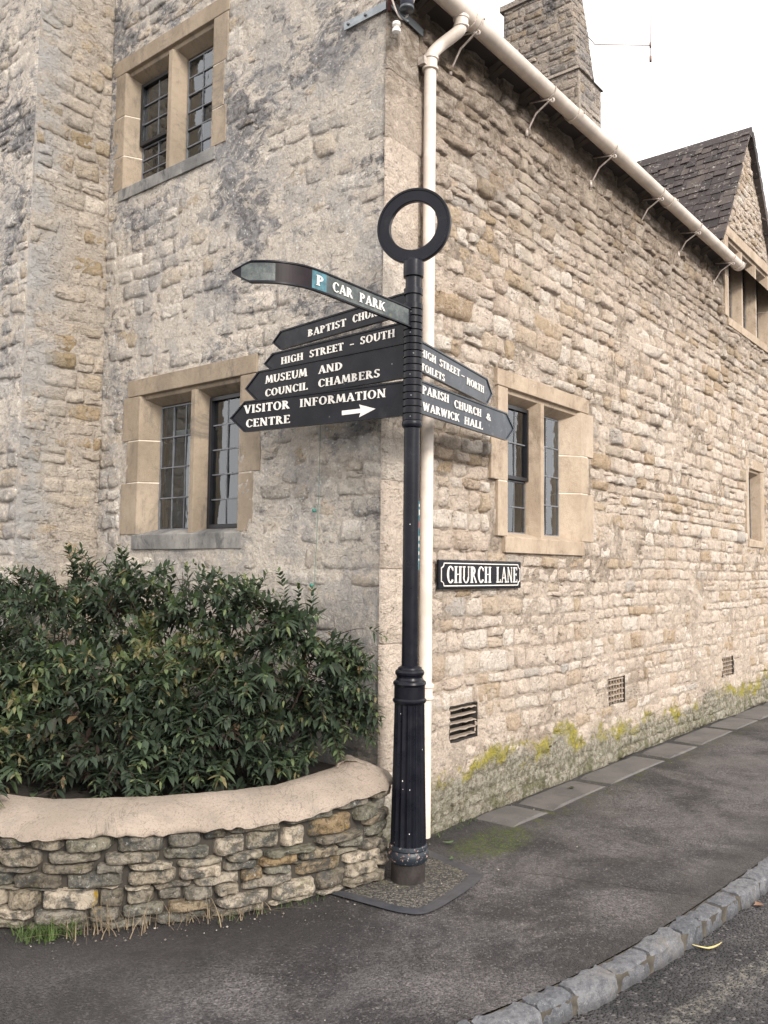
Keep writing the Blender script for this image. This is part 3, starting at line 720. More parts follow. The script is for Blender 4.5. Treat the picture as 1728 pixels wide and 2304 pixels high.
# slotted stone air vents at the foot of the lane wall
MAT['ventslat'] = ashlar_mat('vent_slat_stone', (.26, .22, .185), (.36, .30, .25), (.12, .10, .085), .8)
for vi, (a, b, c, d_) in enumerate(VENTS):
    mb = MB(); v = [sideM(u, d, z) for d in (-.004, .12) for (u, z) in ((a, c), (b, c), (b, d_), (a, d_))]
    mb.add(v, [(7, 6, 5, 4), (0, 4, 5, 1), (1, 5, 6, 2), (2, 6, 7, 3), (3, 7, 4, 0)]); vt = mb.build('air_vent', MAT['dark'], house)
    ns = 5
    for i in range(ns):
        z = c + (d_ - c) * (i + .5) / ns + .004; v = []; f = []; N_ = 10
        for k in range(N_ + 1):
            u = a + .003 + (b - a - .006) * k / N_; q = .004 * float(vnoise(u * 40, i * 3, vi)); j_ = .006 * float(vnoise(u * 25, i, vi + 9))
            for (dd, dz) in ((.004 + j_, -.006 + q), (.045, -.002), (.045, .004), (.008 + j_, .001 + q)): v.append((u, dd, z + dz))
        for k in range(N_):
            for m in range(4): p = k * 4; f.append((p + m, p + 4 + m, p + 4 + (m + 1) % 4, p + (m + 1) % 4))
        obj('slat', v, f, MAT['ventslat'], vt, False, {'tone': [.8] * len(v)})
    if vi == 1 or vi == 2:
        mb = MB()
        for k in range(0, 6):
            u = a + (b - a) * (k + .5) / 6; mb.add([sideM(u + e * .6, dd, z) for dd in (.008, .02) for (e, z) in ((-.006, c), (.006, c), (.006, d_), (-.006, d_))], [(0, 1, 2, 3), (0, 4, 5, 1), (1, 5, 6, 2), (2, 6, 7, 3), (3, 7, 4, 0)], tone=.8)
        mb.build('divider', MAT['surround_w'], vt)

# ------------------------------------------------------------------ roofs
def slate_mat():
    t = NT('stone_roof_tile'); c = t.ramp(t.attr('tone'), [(0, (.028, .023, .024)), (.5, (.052, .042, .041)), (1, (.09, .072, .064))])
    c = t.mix(t.mp(t.noise(9, 7, .8), .5, .66, 0, .6), c, (.03, .027, .032)); c = t.mix(t.mp(t.noise(15, 6, .8, dist=.5), .575, .64), c, (.34, .31, .28))
    return t.fin(c, .85, t.bump(t.noise(25, 6, .7), .6, .01))
MAT['tile'] = slate_mat()
# main roof slope + eave soffit
MR = 1.19
mb = MB(); mb.add([(-.02, -.16, 5.20), (11, -.16, 5.20), (11, 3.6, 5.255 + 3.6 * MR), (-.02, 3.6, 5.255 + 3.6 * MR), (-.02, 7.2, 5.255), (11, 7.2, 5.255)], [(0, 1, 2, 3), (3, 2, 5, 4)])
roof = mb.build('roof', MAT['tile'], house)
rr = random.Random(51); tm = MB()
for r_ in range(7):
    x = 0.0
    while x < 6.1:
        wd = rr.uniform(.18, .34); y0 = -.20 + r_ * .16; z0 = 5.215 + (y0 + .20) * MR * .98
        v = [(x + .003, y0, z0), (x + wd - .003, y0, z0), (x + wd - .003, y0 + .26, z0 + .26 * MR), (x + .003, y0 + .26, z0 + .26 * MR)]
        v += [(p[0], p[1], p[2] - .022) for p in v]; tm.add(v, [(0, 1, 2, 3), (7, 6, 5, 4), (0, 4, 5, 1), (1, 5, 6, 2), (3, 7, 4, 0)], tone=rr.random()); x += wd
tm.build('eave_tiles', MAT['tile'], roof, kind='stuff')
mb = MB(); mb.add([(0, -.175, 5.185), (6.2, -.175, 5.185), (6.2, .02, 5.13), (0, .02, 5.13)], [(3, 2, 1, 0)]); mb.build('soffit', simple('dark_eave_boards', (.045, .036, .032), .9), roof)
mb = MB()
for k in range(14):
    x = .25 + k * .43; mb.add([(x + e, y_, z_) for e in (0, .06) for (y_, z_) in ((-.13, 5.12), (.0, 5.07), (.0, 5.2), (-.13, 5.19))], [(0, 1, 2, 3), (7, 6, 5, 4), (0, 4, 5, 1), (1, 5, 6, 2), (2, 6, 7, 3), (3, 7, 4, 0)])
mb.build('rafter_feet', simple('old_rafter', (.07, .055, .045), .9), roof, kind='stuff')

# far small gable (flush with lane wall)
AX, AZ = 7.244, 7.20; SL = 1.545; GX0 = 6.24
def in_gab(u, z): return z < AZ - SL * abs(u - AX)
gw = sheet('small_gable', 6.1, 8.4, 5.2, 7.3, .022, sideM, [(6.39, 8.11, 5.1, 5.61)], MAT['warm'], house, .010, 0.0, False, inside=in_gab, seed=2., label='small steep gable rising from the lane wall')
LGb = layout(6.1, 8.4, 5.2, 7.25, [(6.24, 8.26, 4.5, 5.74)], random.Random(61), (.06, .11), (.09, .2), inside=lambda u, z: in_gab(u - .05, z) and in_gab(u + .05, z))
rubble(LGb, sideM, MAT['warm'], gw, random.Random(62), (.010, .006), .006, .006, False, 10)
groof = None
mb = MB()
YB = 2.2
for s_ in (-1, 1):
    xe = AX + s_ * 1.17; ze = AZ - SL * 1.17
    mb.add([(AX, -.02, AZ + .01), (xe, -.02, ze + .01), (xe, YB, ze + .01), (AX, YB, AZ + .01)], [(0, 1, 2, 3)])
groof = mb.build('gable_roof', MAT['tile'], house, label='steep stone-tiled roof of the small gable')
rr = random.Random(71); sl_len = 1.17 * math.hypot(1, SL); dx = 1 / math.hypot(1, SL); dz = SL / math.hypot(1, SL)
nc = 17
for s_ in (-1, 1):
    extra = MB()
    for r_ in range(nc):
        # distance down slope from ridge, courses diminish toward the ridge
        t0 = sl_len * (1 - ((nc - r_) / nc) ** .9) ; t0 = sl_len * (1 - (r_ / nc) ** .92); t1 = t0 - sl_len / nc * 1.9; t1 = max(t1, 0.0)
        y = -.055 - rr.uniform(0, .02)
        while y < 2.0:
            wd = rr.uniform(.09, .19) * (1.25 - .5 * r_ / nc)
            j0 = rr.uniform(-.018, .018); th = rr.uniform(.014, .028); lift = .022 + rr.uniform(0, .012)
            def P(tt, yy, hgt): return (AX + s_ * (tt * dx + hgt * dz), yy, AZ - tt * dz + hgt * dx + .012)
            a, b = y + .003, y + wd - .003
            v = [P(t0 + j0, a, lift + th), P(t0 + j0 + rr.uniform(-.01, .01), b, lift + th), P(t1, b, .012 + th), P(t1, a, .012 + th), P(t0 + j0, a, lift), P(t0 + j0, b, lift), P(t1, b, .008), P(t1, a, .008)]
            F = [(0, 1, 2, 3), (7, 6, 5, 4), (0, 4, 5, 1), (1, 5, 6, 2), (2, 6, 7, 3), (3, 7, 4, 0)]
            tn = rr.random()
            if s_ < 0 and y < 1.25 and wd > .11: obj('roof_tile', v, F, MAT['tile'], groof, False, {'tone': [tn] * 8})
            else: extra.add(v, F, tone=tn)
            y += wd
    extra.build('roof_tiles', MAT['tile'], groof, kind='stuff')
mb = MB(); mb.add([(AX - .10, -.07, AZ - .06), (AX, -.07, AZ + .085), (AX + .10, -.07, AZ - .06), (AX - .10, 2.1, AZ - .06), (AX, 2.1, AZ + .085), (AX + .10, 2.1, AZ - .06)], [(0, 1, 2), (0, 3, 4, 1), (1, 4, 5, 2)], tone=.4)
mb.build('ridge_tile', MAT['tile'], groof)
# verge coping stones on the right rake
for i in range(12):
    t0 = i / 12 * (sl_len + .1); t1 = t0 + (sl_len + .1) / 12 - .006; v = []
    for tt in (t0, (t0 + t1) / 2, t1):
        bul = .02 if tt != (t0 + t1) / 2 else .045
        for (hh, yy) in ((-.02, -.075), (.05 + bul, -.075), (.05 + bul, .06), (-.02, .06)): v.append((AX + tt * dx + hh * dz, yy, AZ - tt * dz + hh * dx))
    f = [(0, 1, 2, 3), (11, 10, 9, 8)]
    for k in (0, 4):
        for m in range(4): f.append((k + m, k + 4 + m, k + 4 + (m + 1) % 4, k + (m + 1) % 4))
    obj('verge_stone', v, f, MAT['tile'], groof, False, {'tone': [rr.random()] * 12})

# chimney
def chimney_mat():
    m = wall_mat('chimney_stone', 'cool'); return m
MAT['chim'] = wall_mat('chimney_stone', 'cool')
def taper_box(mb, x0, x1, y0, y1, z0, X0, X1, Y0, Y1, z1):
    mb.add([(x0, y0, z0), (x1, y0, z0), (x1, y1, z0), (x0, y1, z0), (X0, Y0, z1), (X1, Y0, z1), (X1, Y1, z1), (X0, Y1, z1)], [(3, 2, 1, 0), (4, 5, 6, 7), (0, 1, 5, 4), (1, 2, 6, 5), (2, 3, 7, 6), (3, 0, 4, 7)], tone=.5, mort=1.)
mb = MB(); taper_box(mb, 4.46, 5.02, .955, 1.99, 5.9, 4.46, 5.02, .955, 1.99, 7.10); taper_box(mb, 4.44, 5.05, .93, 2.01, 7.10, 4.47, 4.98, .97, 1.97, 7.15)
taper_box(mb, 4.50, 4.93, .985, 1.955, 7.15, 4.50, 4.80, 1.075, 1.925, 8.17); taper_box(mb, 4.47, 4.86, 1.04, 1.97, 8.17, 4.47, 4.86, 1.04, 1.97, 8.235); taper_box(mb, 4.52, 4.80, 1.10, 1.80, 8.235, 4.53, 4.78, 1.12, 1.75, 8.9)
chim = mb.build('chimney', MAT['chim'], house, label='tapering stone chimney stack')
def chL(u, d, z):   # face toward -X ; u across 0..1
    k = (z - 7.15) / 1.02; y0 = .985 + .09 * k if z > 7.15 else .955; y1 = 1.955 - .03 * k if z > 7.15 else 1.99
    return ((4.50 if z > 7.15 else 4.46) + d, y0 + (y1 - y0) * u / .97, z)
def chR(u, d, z):
    k = (z - 7.15) / 1.02; x1 = 4.93 - .13 * k if z > 7.15 else 5.02; yy = .985 + .09 * k if z > 7.15 else .955
    return (4.50 + (x1 - 4.50) * u / .43, yy + d, z)
rr = random.Random(81)
for fm, wdt, fl in ((chL, .97, True), (chR, .43, False)):
    lay = layout(0, wdt, 6.3, 7.08, [], rr, (.07, .12), (.12, .3)) + layout(0, wdt, 7.17, 8.15, [], rr, (.06, .11), (.1, .28))
    rubble(lay, fm, MAT['chim'], chim, rr, (.008, .004), .005, .006, fl, 12, wav=.0)
pot = MB(); pot.lathe([(.11, 0), (.13, .02), (.10, .06), (.09, .35), (.11, .38), (.11, .42)], (4.66, 1.4, 8.9), 20); pot.build('chimney_pot', simple('terracotta', (.22, .09, .06), .85, var=.3), chim, True)
# tv aerial on the stack
ae = thing('tv_aerial', 'thin metal aerial standing out against the sky beside the chimney', 'aerial', (4.95, 1.2, 7.6))
def addt(parent, name, pts, rad, mat, n=8, smooth=True, label=None):
    L_ = parent.location; mb = MB(); mb.tube([(p[0] - L_.x, p[1] - L_.y, p[2] - L_.z) for p in pts], rad, n); return mb.build(name, mat, parent, smooth, label=label)
MAT['rust'] = simple('rusty_thin_metal', (.25, .16, .13), .7, .2, var=.3)
addt(ae, 'boom', [(4.82, 1.18, 7.93), (5.478, 1.239, 8.0), (5.91, .717, 8.0)], .006, MAT['rust'])
addt(ae, 'mast', [(5.91, .717, 7.80), (5.92, .72, 8.9)], .005, MAT['rust'])
addt(ae, 'clamp', [(5.905, .715, 7.79), (5.905, .715, 7.86)], .016, MAT['rust'])
addt(ae, 'clamp', [(5.905, .715, 7.97), (5.905, .715, 8.03)], .014, MAT['rust'])

# ------------------------------------------------------------------ gutter
GY, GZ, GR = -.195, 5.145, .064
gut = thing('gutter', 'cream half-round gutter running along the eaves above the lane', 'gutter', (0, GY, GZ))
def half_tube(x0, x1, r, th, n=16):
    v = []; f = []
    for x in (x0, x1):
        for rad in (r, r - th):
            for k in range(n + 1):
                a = math.pi + math.pi * k / n; v.append((x, math.cos(a) * rad, math.sin(a) * rad * 1.0))
    m = n + 1
    for k in range(n): f += [(k, k + 1, 2 * m + k + 1, 2 * m + k), (m + k, 3 * m + k, 3 * m + k + 1, m + k + 1), (k, m + k, m + k + 1, k + 1), (2 * m + k, 2 * m + k + 1, 3 * m + k + 1, 3 * m + k)]
    f += [(0, 2 * m, 3 * m, m), (m - 1, 2 * m - 1, 4 * m - 1, 3 * m - 1)]
    return v, f
v, f = half_tube(-.25, 6.18, GR, .006, 20); auto_smooth(obj('channel', v, f, MAT['cream'], gut), 50)
for jx in (.60, 2.03, 4.0, 6.12):
    v, f = half_tube(jx - .03, jx + .03, GR + .008, .006, 20); o = auto_smooth(obj('joint_collar', v, f, MAT['cream'], gut), 50)
    mb = MB(); mb.tube([(jx + .034, -GR - .010, -.01), (jx + .034, -GR - .020, -.01)], .008, 8); mb.build('bolt', MAT['creamb'], gut)
v, f = half_tube(6.17, 6.19, GR + .004, .05, 20); obj('stop_end', v, f, MAT['cream'], gut)
for bx in (.62, 1.62, 2.70, 3.74, 4.74, 5.83):
    by = -GY  # wall plane in local coordinates
    root = MB(); y0 = by - .012
    # curved scroll bracket: strut from wall to gutter front, wrap strap
    pts = [(bx, y0, -.27), (bx, y0 - .03, -.235), (bx, y0 - .085, -.15), (bx, -.005, -.095), (bx, -.035, -.083)]
    root.tube(pts, .0070, 8)
    root.tube([(bx, y0 - .03, -.05), (bx, -.01, -.078)], .006, 8)
    root.tube([(bx, y0 - .005, -.30), (bx, y0 - .006, -.24)], .014, 8)
    sc = [(bx, -.035 + .022 * math.cos(a) * (1 - a / 9), -.098 + .022 * math.sin(a) * (1 - a / 9)) for a in np.linspace(1.5, 7.4, 14)]; root.tube(sc, .0075, 8)
    hp = [(bx, math.cos(a) * (GR + .005), math.sin(a) * (GR + .005)) for a in np.linspace(math.pi, 2 * math.pi, 14)]; root.tube(hp, .005, 6)
    root.build('bracket', MAT['creamb'], gut, True)

# downpipe with swan neck
PX, PY, PR = .337, -.062, .0385
dp = thing('downpipe', 'cream downpipe with swan neck fixed to the wall behind the fingerpost', 'downpipe', (PX, PY, 0))
def loc(pts, p): return [(a - p.location.x, b - p.location.y, c - p.location.z) for a, b, c in pts]
mb = MB(); mb.tube([(0, 0, .03), (0, 0, 4.74)], PR, 24); auto_smooth(mb.build('pipe', MAT['cream'], dp))
for z in (.83, 2.78, 4.72):
    mb = MB(); mb.lathe([(PR, 0), (PR + .013, .006), (PR + .013, .02), (PR + .006, .024), (PR + .006, .07), (PR + .013, .075), (PR + .014, .09), (PR + .004, .097)], (0, 0, z), 24); auto_smooth(mb.build('collar', MAT['cream'], dp), 30)
    for ex in (-.055, .055): mb = MB(); mb.box((ex, .02, z + .05), (.03, .05, .05)); mb.build('ear', MAT['creamb'], dp)
sw = catmull([(PX, PY, 4.74), (PX, PY, 4.80), (PX + .02, PY - .008, 4.85), (PX + .075, PY - .03, 4.92), (PX + .13, GY + .01, 5.00), (PX + .145, GY, 5.05), (PX + .145, GY, 5.13)], 6)
mb = MB(); mb.tube(loc(sw, dp), PR, 24); auto_smooth(mb.build('swan_neck', MAT['cream'], dp), 60)
mb = MB(); mb.lathe([(PR + .004, 0), (PR + .012, .005), (PR + .012, .018), (PR + .007, .022), (PR + .007, .055), (PR + .013, .06), (PR + .013, .075), (PR + .002, .08)], loc([(PX + .145, GY, 5.02)], dp)[0], 24); auto_smooth(mb.build('collar', MAT['cream'], dp), 30)

# ------------------------------------------------------------------ power cable bracket at the corner top
MAT['galv'] = simple('galvanised_steel', (.30, .33, .35), .45, .6, var=.25); MAT['galvd'] = simple('dull_steel', (.10, .11, .12), .5, .5)
cb = thing('cable_bracket', 'steel service bracket with cylinder and looped cable at the top corner of the house', 'bracket', (0, 0, 5.0))
def plate(parent, name, a, b, nrm, w_, th, mat):
    L_ = parent.location; a = Vector(a) - L_; b = Vector(b) - L_; d = (b - a).normalized(); n_ = Vector(nrm); s_ = d.cross(n_).normalized() * w_ / 2
    v = [p + q + n_ * k for k in (0, th) for p, q in ((a, -s_), (b, -s_), (b, s_), (a, s_))]
    return obj(name, v, [(0, 1, 2, 3), (7, 6, 5, 4), (0, 4, 5, 1), (1, 5, 6, 2), (2, 6, 7, 3), (3, 7, 4, 0)], mat, parent)
plate(cb, 'strap', (-.026, .336, 4.985), (-.026, .0, 4.985), (-1, 0, 0), .05, .007, MAT['galv'])
plate(cb, 'strap', (-.0, -.027, 4.985), (.30, -.027, 4.965), (0, -1, 0), .05, .007, MAT['galvd'])
for y_ in (.30, .16): addt(cb, 'bolt', [(-.033, y_, 4.985), (-.042, y_, 4.985)], .009, MAT['galvd'])
addt(cb, 'conduit', [(-.035, -.03, 4.93), (-.035, -.03, 5.3)], .014, simple('brown_conduit', (.09, .035, .03), .5))
addt(cb, 'cylinder', [(-.02, -.15, 4.90), (-.02, -.15, 5.08)], .040, simple('slate_plastic', (.055, .06, .085), .45), 20)
addt(cb, 'cylinder_rim', [(-.02, -.15, 4.892), (-.02, -.15, 4.91)], .043, MAT['galvd'], 20)
th_ = np.linspace(0, 1, 16)
addt(cb, 'cable', [(-.03 + .05 * t_, -.04 - .12 * math.sin(t_ * 3.1) * .9, 4.96 - .13 * math.sin(math.pi * t_)) for t_ in th_], .008, MAT['galvd'])
addt(cb, 'cable', [(-.07 + .12 * t_, -.06 - .1 * t_, 5.02 - .16 * math.sin(math.pi * t_)) for t_ in th_], .006, MAT['creamb'])
addt(cb, 'arm', [(0, -.03, 5.02), (.02, -.15, 5.03)], .010, MAT['galvd'])
mb = MB(); mb.lathe([(.012, -.04), (.026, -.03), (.026, -.012), (.015, 0), (.026, .012), (.024, .03), (.01, .04)], (-.035, -.085, -.195), 14); auto_smooth(mb.build('insulator', simple('white_porcelain', (.75, .72, .68), .25), cb), 30)
# thin green wire down the gable
wire = thing('thin_wire', 'thin green wire hanging down the grey gable wall beside the lower window', 'wire', (0, .5, 1.5))
pts = [(-.028, .497 + .02 * math.sin(z * 2.1) + .02 * (3.15 - z) / 1.6, z) for z in np.linspace(3.15, 1.30, 20)]
addt(wire, 'cable', pts, .0018, simple('verdigris', (.10, .20, .16), .6), 6)
addt(wire, 'clip', [(-.02, .53, 1.96), (-.034, .53, 1.96)], .012, simple('teal_clip', (.05, .22, .18), .5)); addt(wire, 'clip', [(-.02, .54, 1.50), (-.034, .54, 1.50)], .012, simple('teal_clip2', (.05, .22, .18), .5))

# ------------------------------------------------------------------ lettering (own stroke font)
T_, t_ = .19, .085
def poly_line(x0, y0, x1, y1, w): 
    d = math.hypot(x1 - x0, y1 - y0); nx, ny = (-(y1 - y0) / d * w / 2, (x1 - x0) / d * w / 2)
    return [(x0 - nx, y0 - ny), (x1 - nx, y1 - ny), (x1 + nx, y1 + ny), (x0 + nx, y0 + ny)]
def hline(x0, x1, y, w): return [[(x0, y - w / 2), (x1, y - w / 2), (x1, y + w / 2), (x0, y + w / 2)]]
def serif(x, y, w=T_): return [[(x - w / 2 - .07, y), (x + w / 2 + .07, y), (x + w / 2 + .055, y + (.07 if y < .5 else -.07)), (x - w / 2 - .055, y + (.07 if y < .5 else -.07))]]
def stem(x, w=T_, y0=0, y1=1, s=True): 
    r = [[(x - w / 2, y0), (x + w / 2, y0), (x + w / 2, y1), (x - w / 2, y1)]]
    if s: r += serif(x, y0, w) + serif(x, y1, w)
    return r
def arc(cx, cy, rx, ry, a0, a1, T=T_, t=t_, n=14):
    r = []
    for i in range(n):
        q = []
        for a in (a0 + (a1 - a0) * i / n, a0 + (a1 - a0) * (i + 1) / n):
            a = R(a); w_ = t + (T - t) * abs(math.cos(a)) ** 1.3; q.append(((cx + (rx) * math.cos(a), cy + ry * math.sin(a)), (cx + (rx - w_) * math.cos(a), cy + (ry - min(w_, ry * .8)) * math.sin(a))))
        r.append([q[0][0], q[1][0], q[1][1], q[0][1]])
    return r
def ln(*a): return [poly_line(*a)]
GL = {
 'A': (.80, lambda: ln(.10, 0, .40, 1, t_ * 1.1) + ln(.38, 1, .70, 0, T_) + hline(.2, .56, .30, t_) + serif(.10, 0, t_) + serif(.70, 0, T_)),
 'B': (.70, lambda: stem(.17) + arc(.26, .745, .30, .255, -90, 90) + arc(.26, .265, .36, .265, -90, 90)),
 'C': (.74, lambda: arc(.42, .5, .38, .52, 48, 312, n=20) + ln(.68, .72, .68, .92, t_) + ln(.66, .20, .70, .12, t_)),
 'D': (.82, lambda: stem(.17) + arc(.26, .5, .50, .5, -90, 90, n=18)),
 'E': (.66, lambda: stem(.17) + hline(.17, .58, .96, t_) + hline(.17, .60, .04, t_) + hline(.2, .48, .52, t_) + ln(.57, .8, .57, 1, t_ * .9) + ln(.60, 0, .60, .2, t_ * .9) + ln(.47, .43, .47, .61, t_ * .8)),
 'F': (.62, lambda: stem(.17) + hline(.17, .56, .96, t_) + hline(.2, .46, .52, t_) + ln(.55, .8, .55, 1, t_ * .9) + ln(.45, .43, .45, .61, t_ * .8)),
 'G': (.80, lambda: arc(.42, .5, .38, .52, 48, 312, n=20) + stem(.66, T_ * .85, .03, .42, False) + hline(.54, .78, .42, t_) + ln(.67, .74, .67, .92, t_)),
 'H': (.84, lambda: stem(.17) + stem(.67) + hline(.2, .64, .52, t_)),
 'I': (.36, lambda: stem(.18)),
 'K': (.80, lambda: stem(.17) + ln(.26, .46, .66, .97, t_ * 1.2) + ln(.32, .56, .70, .03, T_) + serif(.68, 1, t_) + serif(.71, 0, t_)),
 'L': (.64, lambda: stem(.17) + hline(.17, .58, .04, t_) + ln(.58, 0, .58, .22, t_)),
 'M': (.98, lambda: ln(.10, 0, .20, 1, t_ * 1.1) + ln(.20, 1, .47, .12, T_ * .95) + ln(.47, .12, .76, 1, t_ * 1.1) + ln(.76, 1, .86, 0, T_) + serif(.10, 0, t_) + serif(.86, 0)),
 'N': (.84, lambda: stem(.13, t_ * 1.1) + ln(.14, .98, .66, .03, T_) + stem(.68, t_ * 1.1, .0, 1)),
 'O': (.84, lambda: arc(.42, .5, .40, .52, 0, 360, n=26)),
 'P': (.68, lambda: stem(.17) + arc(.26, .72, .36, .28, -90, 90)),
 'R': (.78, lambda: stem(.17) + arc(.26, .73, .33, .27, -90, 90) + ln(.36, .48, .68, .03, T_) + serif(.68, 0, t_)),
 'S': (.60, lambda: arc(.30, .745, .25, .265, 40, 270, T_ * .9) + arc(.30, .26, .27, .27, -140, 90, T_) + ln(.50, .78, .50, .96, t_) + ln(.06, .06, .06, .26, t_)),
 'T': (.70, lambda: stem(.35, T_, 0, .96, False) + serif(.35, 0) + hline(.05, .65, .96, t_) + ln(.06, .80, .06, 1, t_) + ln(.64, .80, .64, 1, t_)),
 'U': (.82, lambda: stem(.17, T_, .34, 1, False) + serif(.17, 1) + arc(.41, .36, .335, .38, 180, 360, T_, t_) + stem(.70, t_ * 1.2, .34, 1, False) + serif(.70, 1, t_)),
 'V': (.78, lambda: ln(.12, 1, .42, 0, T_) + ln(.42, 0, .68, 1, t_ * 1.1) + serif(.12, 1) + serif(.68, 1, t_)),
 'W': (1.12, lambda: ln(.10, 1, .32, 0, T_) + ln(.32, 0, .54, .95, t_ * 1.1) + ln(.52, 1, .76, 0, T_) + ln(.76, 0, .98, 1, t_ * 1.1) + serif(.10, 1) + serif(.98, 1, t_)),
 'Y': (.76, lambda: ln(.10, 1, .38, .45, T_) + ln(.38, .45, .66, 1, t_ * 1.1) + stem(.38, T_, 0, .5, False) + serif(.38, 0) + serif(.10, 1) + serif(.66, 1, t_)),
 '-': (.40, lambda: hline(.06, .34, .42, .12)),
 '&': (.80, lambda: arc(.36, .76, .2, .24, 0, 360, T_ * .7) + arc(.34, .28, .32, .30, 60, 350, T_) + ln(.24, .66, .70, .02, T_ * .9) + ln(.60, .30, .70, .50, t_)),
 ' ': (.5, lambda: []),
}
def text_mesh(txt, width, height, th=.004, gapk=.08):
    """polygons scaled so the word fills width x height; returns verts, faces in local (x, depth, z), x from 0"""
    x = 0; polys = []
    for ch in txt:
        adv, fn = GL[ch]; polys += [[(p[0] + x, p[1]) for p in q] for q in fn()]; x += adv + gapk
    x -= gapk; sx = width / x; v = []; f = []
    for i, q in enumerate(polys):
        A = sum(q[k][0] * q[(k + 1) % len(q)][1] - q[(k + 1) % len(q)][0] * q[k][1] for k in range(len(q)))
        if A < 0: q = q[::-1]
        d = th + .00007 * (i % 13); n0 = len(v); m = len(q)
        v += [(a * sx, -d, b * height) for a, b in q] + [(a * sx, 0, b * height) for a, b in q]
        f.append(tuple(n0 + k for k in range(m)))
        f += [(n0 + k, n0 + m + k, n0 + m + (k + 1) % m, n0 + (k + 1) % m) for k in range(m)]
    return v, f

# ------------------------------------------------------------------ fingerpost
post = thing('fingerpost', 'black cast-iron fingerpost with ring finial and direction arms at the corner', 'signpost', (-.22, -.37, 0))
TILT = (-.0025, .0033)
def pz(pts_or_z): return pts_or_z
def K_(h): return 1.6 + (h - 1.6) * 1.012
def latheP(name, prof, mat, n=40, ang=35, **kw):
    mb = MB(); mb.lathe(prof, (0, 0, 0), n, **kw); return auto_smooth(mb.build(name, mat, post), ang)
latheP('plinth', [(.085, -.05), (.088, .0), (.087, .10), (.087, .125)], simple('worn_iron_plinth', (.040, .034, .032), .6, var=.5, vs=14, bs=.4, spec=.25), 40)
def rimmat():
    t = NT('chipped_iron_rim'); c = t.mix(t.mp(t.noise(28, 6, .8, dist=.5), .555, .61), (.010, .016, .024), t.mix(t.mp(t.noise(60, 3), .4, .6), (.33, .13, .07), (.60, .52, .46)))
    return t.fin(c, .45, t.bump(t.noise(40, 4), .3, .005))
latheP('base_ring', [(.088, .10), (.098, .108), (.105, .125), (.106, .145), (.102, .158), (.097, .165), (.100, .172), (.098, .185), (.093, .19)], rimmat(), 48, 25)
latheP('fluted_base', [(.093, .185), (.0925, .19), (.0915, .25), (.084, .60), (.078, .92), (.0775, .93)], MAT['iron'], 256, 80, flute=16, fd=.010)
latheP('moulding', [(.078, .905), (.083, .91), (.088, .918), (.088, .926), (.081, .934), (.0805, .995), (.083, 1.0), (.088, 1.008), (.085, 1.018), (.073, 1.028), (.068, 1.04), (.070, 1.05), (.076, 1.057), (.077, 1.068), (.071, 1.078), (.064, 1.082), (.062, 1.09), (.055, 1.095), (.045, 1.10)], MAT['iron'], 48, 25)
latheP('shaft', [(.0435, 1.08), (.0425, 3.22)], MAT['iron'], 40, 35)
# paint chips on the fluted base show as tiny flecks
rr = random.Random(99)
chips = MB()
for k in range(7):
    z = rr.choice([rr.uniform(.2, .9), rr.uniform(1.1, 2.3)]); a = rr.uniform(R(170), R(290)); r_ = (.0935 - (z - .19) * .021 + .0005) if z < .95 else .0437
    s_ = rr.uniform(.0018, .0045); ta = s_ / r_
    chips.add([(r_ * math.cos(a + i * ta * .6), r_ * math.sin(a + i * ta * .6), z + j * s_ * rr.uniform(.5, 1.0)) for i, j in ((-1, -1), (1, -1), (1, 1), (-1, 1))], [(0, 1, 2, 3)])
chips.build('paint_chips', MAT['letter'], post, kind='stuff')
# stack of collars
zt = 3.135; zs = 2.395; nb = 17; bh = (3.035 - zs) / nb
latheP('rolled_foot', [(.044, 2.355), (.051, 2.36), (.0555, 2.372), (.055, 2.385), (.050, 2.395)], MAT['iron'], 40, 25)
for i in range(nb):
    a = zs + i * bh; rad = .052
    o = latheP('collar', [(.046, a + .0005), (rad, a + .002), (rad, a + bh - .006), (rad - .001, a + bh - .0045), (.045, a + bh - .003)], MAT['iron'], 36, 30)
    ang = R(217 + rr.uniform(-18, 12)); mb = MB(); mb.tube([(math.cos(ang) * .050, math.sin(ang) * .050, a + bh * .45), (math.cos(ang) * .0545, math.sin(ang) * .0545, a + bh * .45)], .0038, 8)
    mb.build('screw', MAT['lead'] if i % 3 == 0 else MAT['iron'], o)
latheP('collar', [(.044, 3.078), (.0515, 3.08), (.0515, 3.112), (.044, 3.114)], MAT['iron'], 36, 30)
latheP('socket', [(.044, 3.175), (.054, 3.178), (.055, 3.19), (.055, 3.262), (.047, 3.272)], MAT['iron'], 40, 30)
# ring finial
RCZ = 3.462; ra = R(217.3 - 17)   # ring normal
nx_, ny_ = math.cos(ra), math.sin(ra); rx_, ry_ = -ny_, nx_   # in-plane horizontal
def ringprof(name, prof, mat):
    N_ = 72; v = []; f = []; m = len(prof)
    for i in range(N_):
        a = 2 * math.pi * i / N_
        for (r_, d) in prof:
            h = r_ * math.cos(a); v.append((rx_ * h + nx_ * d, ry_ * h + ny_ * d, RCZ + r_ * math.sin(a)))
    for i in range(N_):
        for j in range(m): f.append((i * m + j, i * m + (j + 1) % m, ((i + 1) % N_) * m + (j + 1) % m, ((i + 1) % N_) * m + j))
    return auto_smooth(obj(name, v, f, mat, post), 30)
ringprof('ring', [(.134, -.011), (.134, .011), (.138, .014), (.192, .014), (.194, .018), (.205, .018), (.207, .014), (.207, -.014), (.205, -.018), (.194, -.018), (.192, -.014), (.138, -.014)], MAT['sign'])
mb = MB(); mb.tube([(0, 0, 3.24), (0, 0, 3.272)], .05, 24); mb.build('ring_foot', MAT['iron'], post, True)

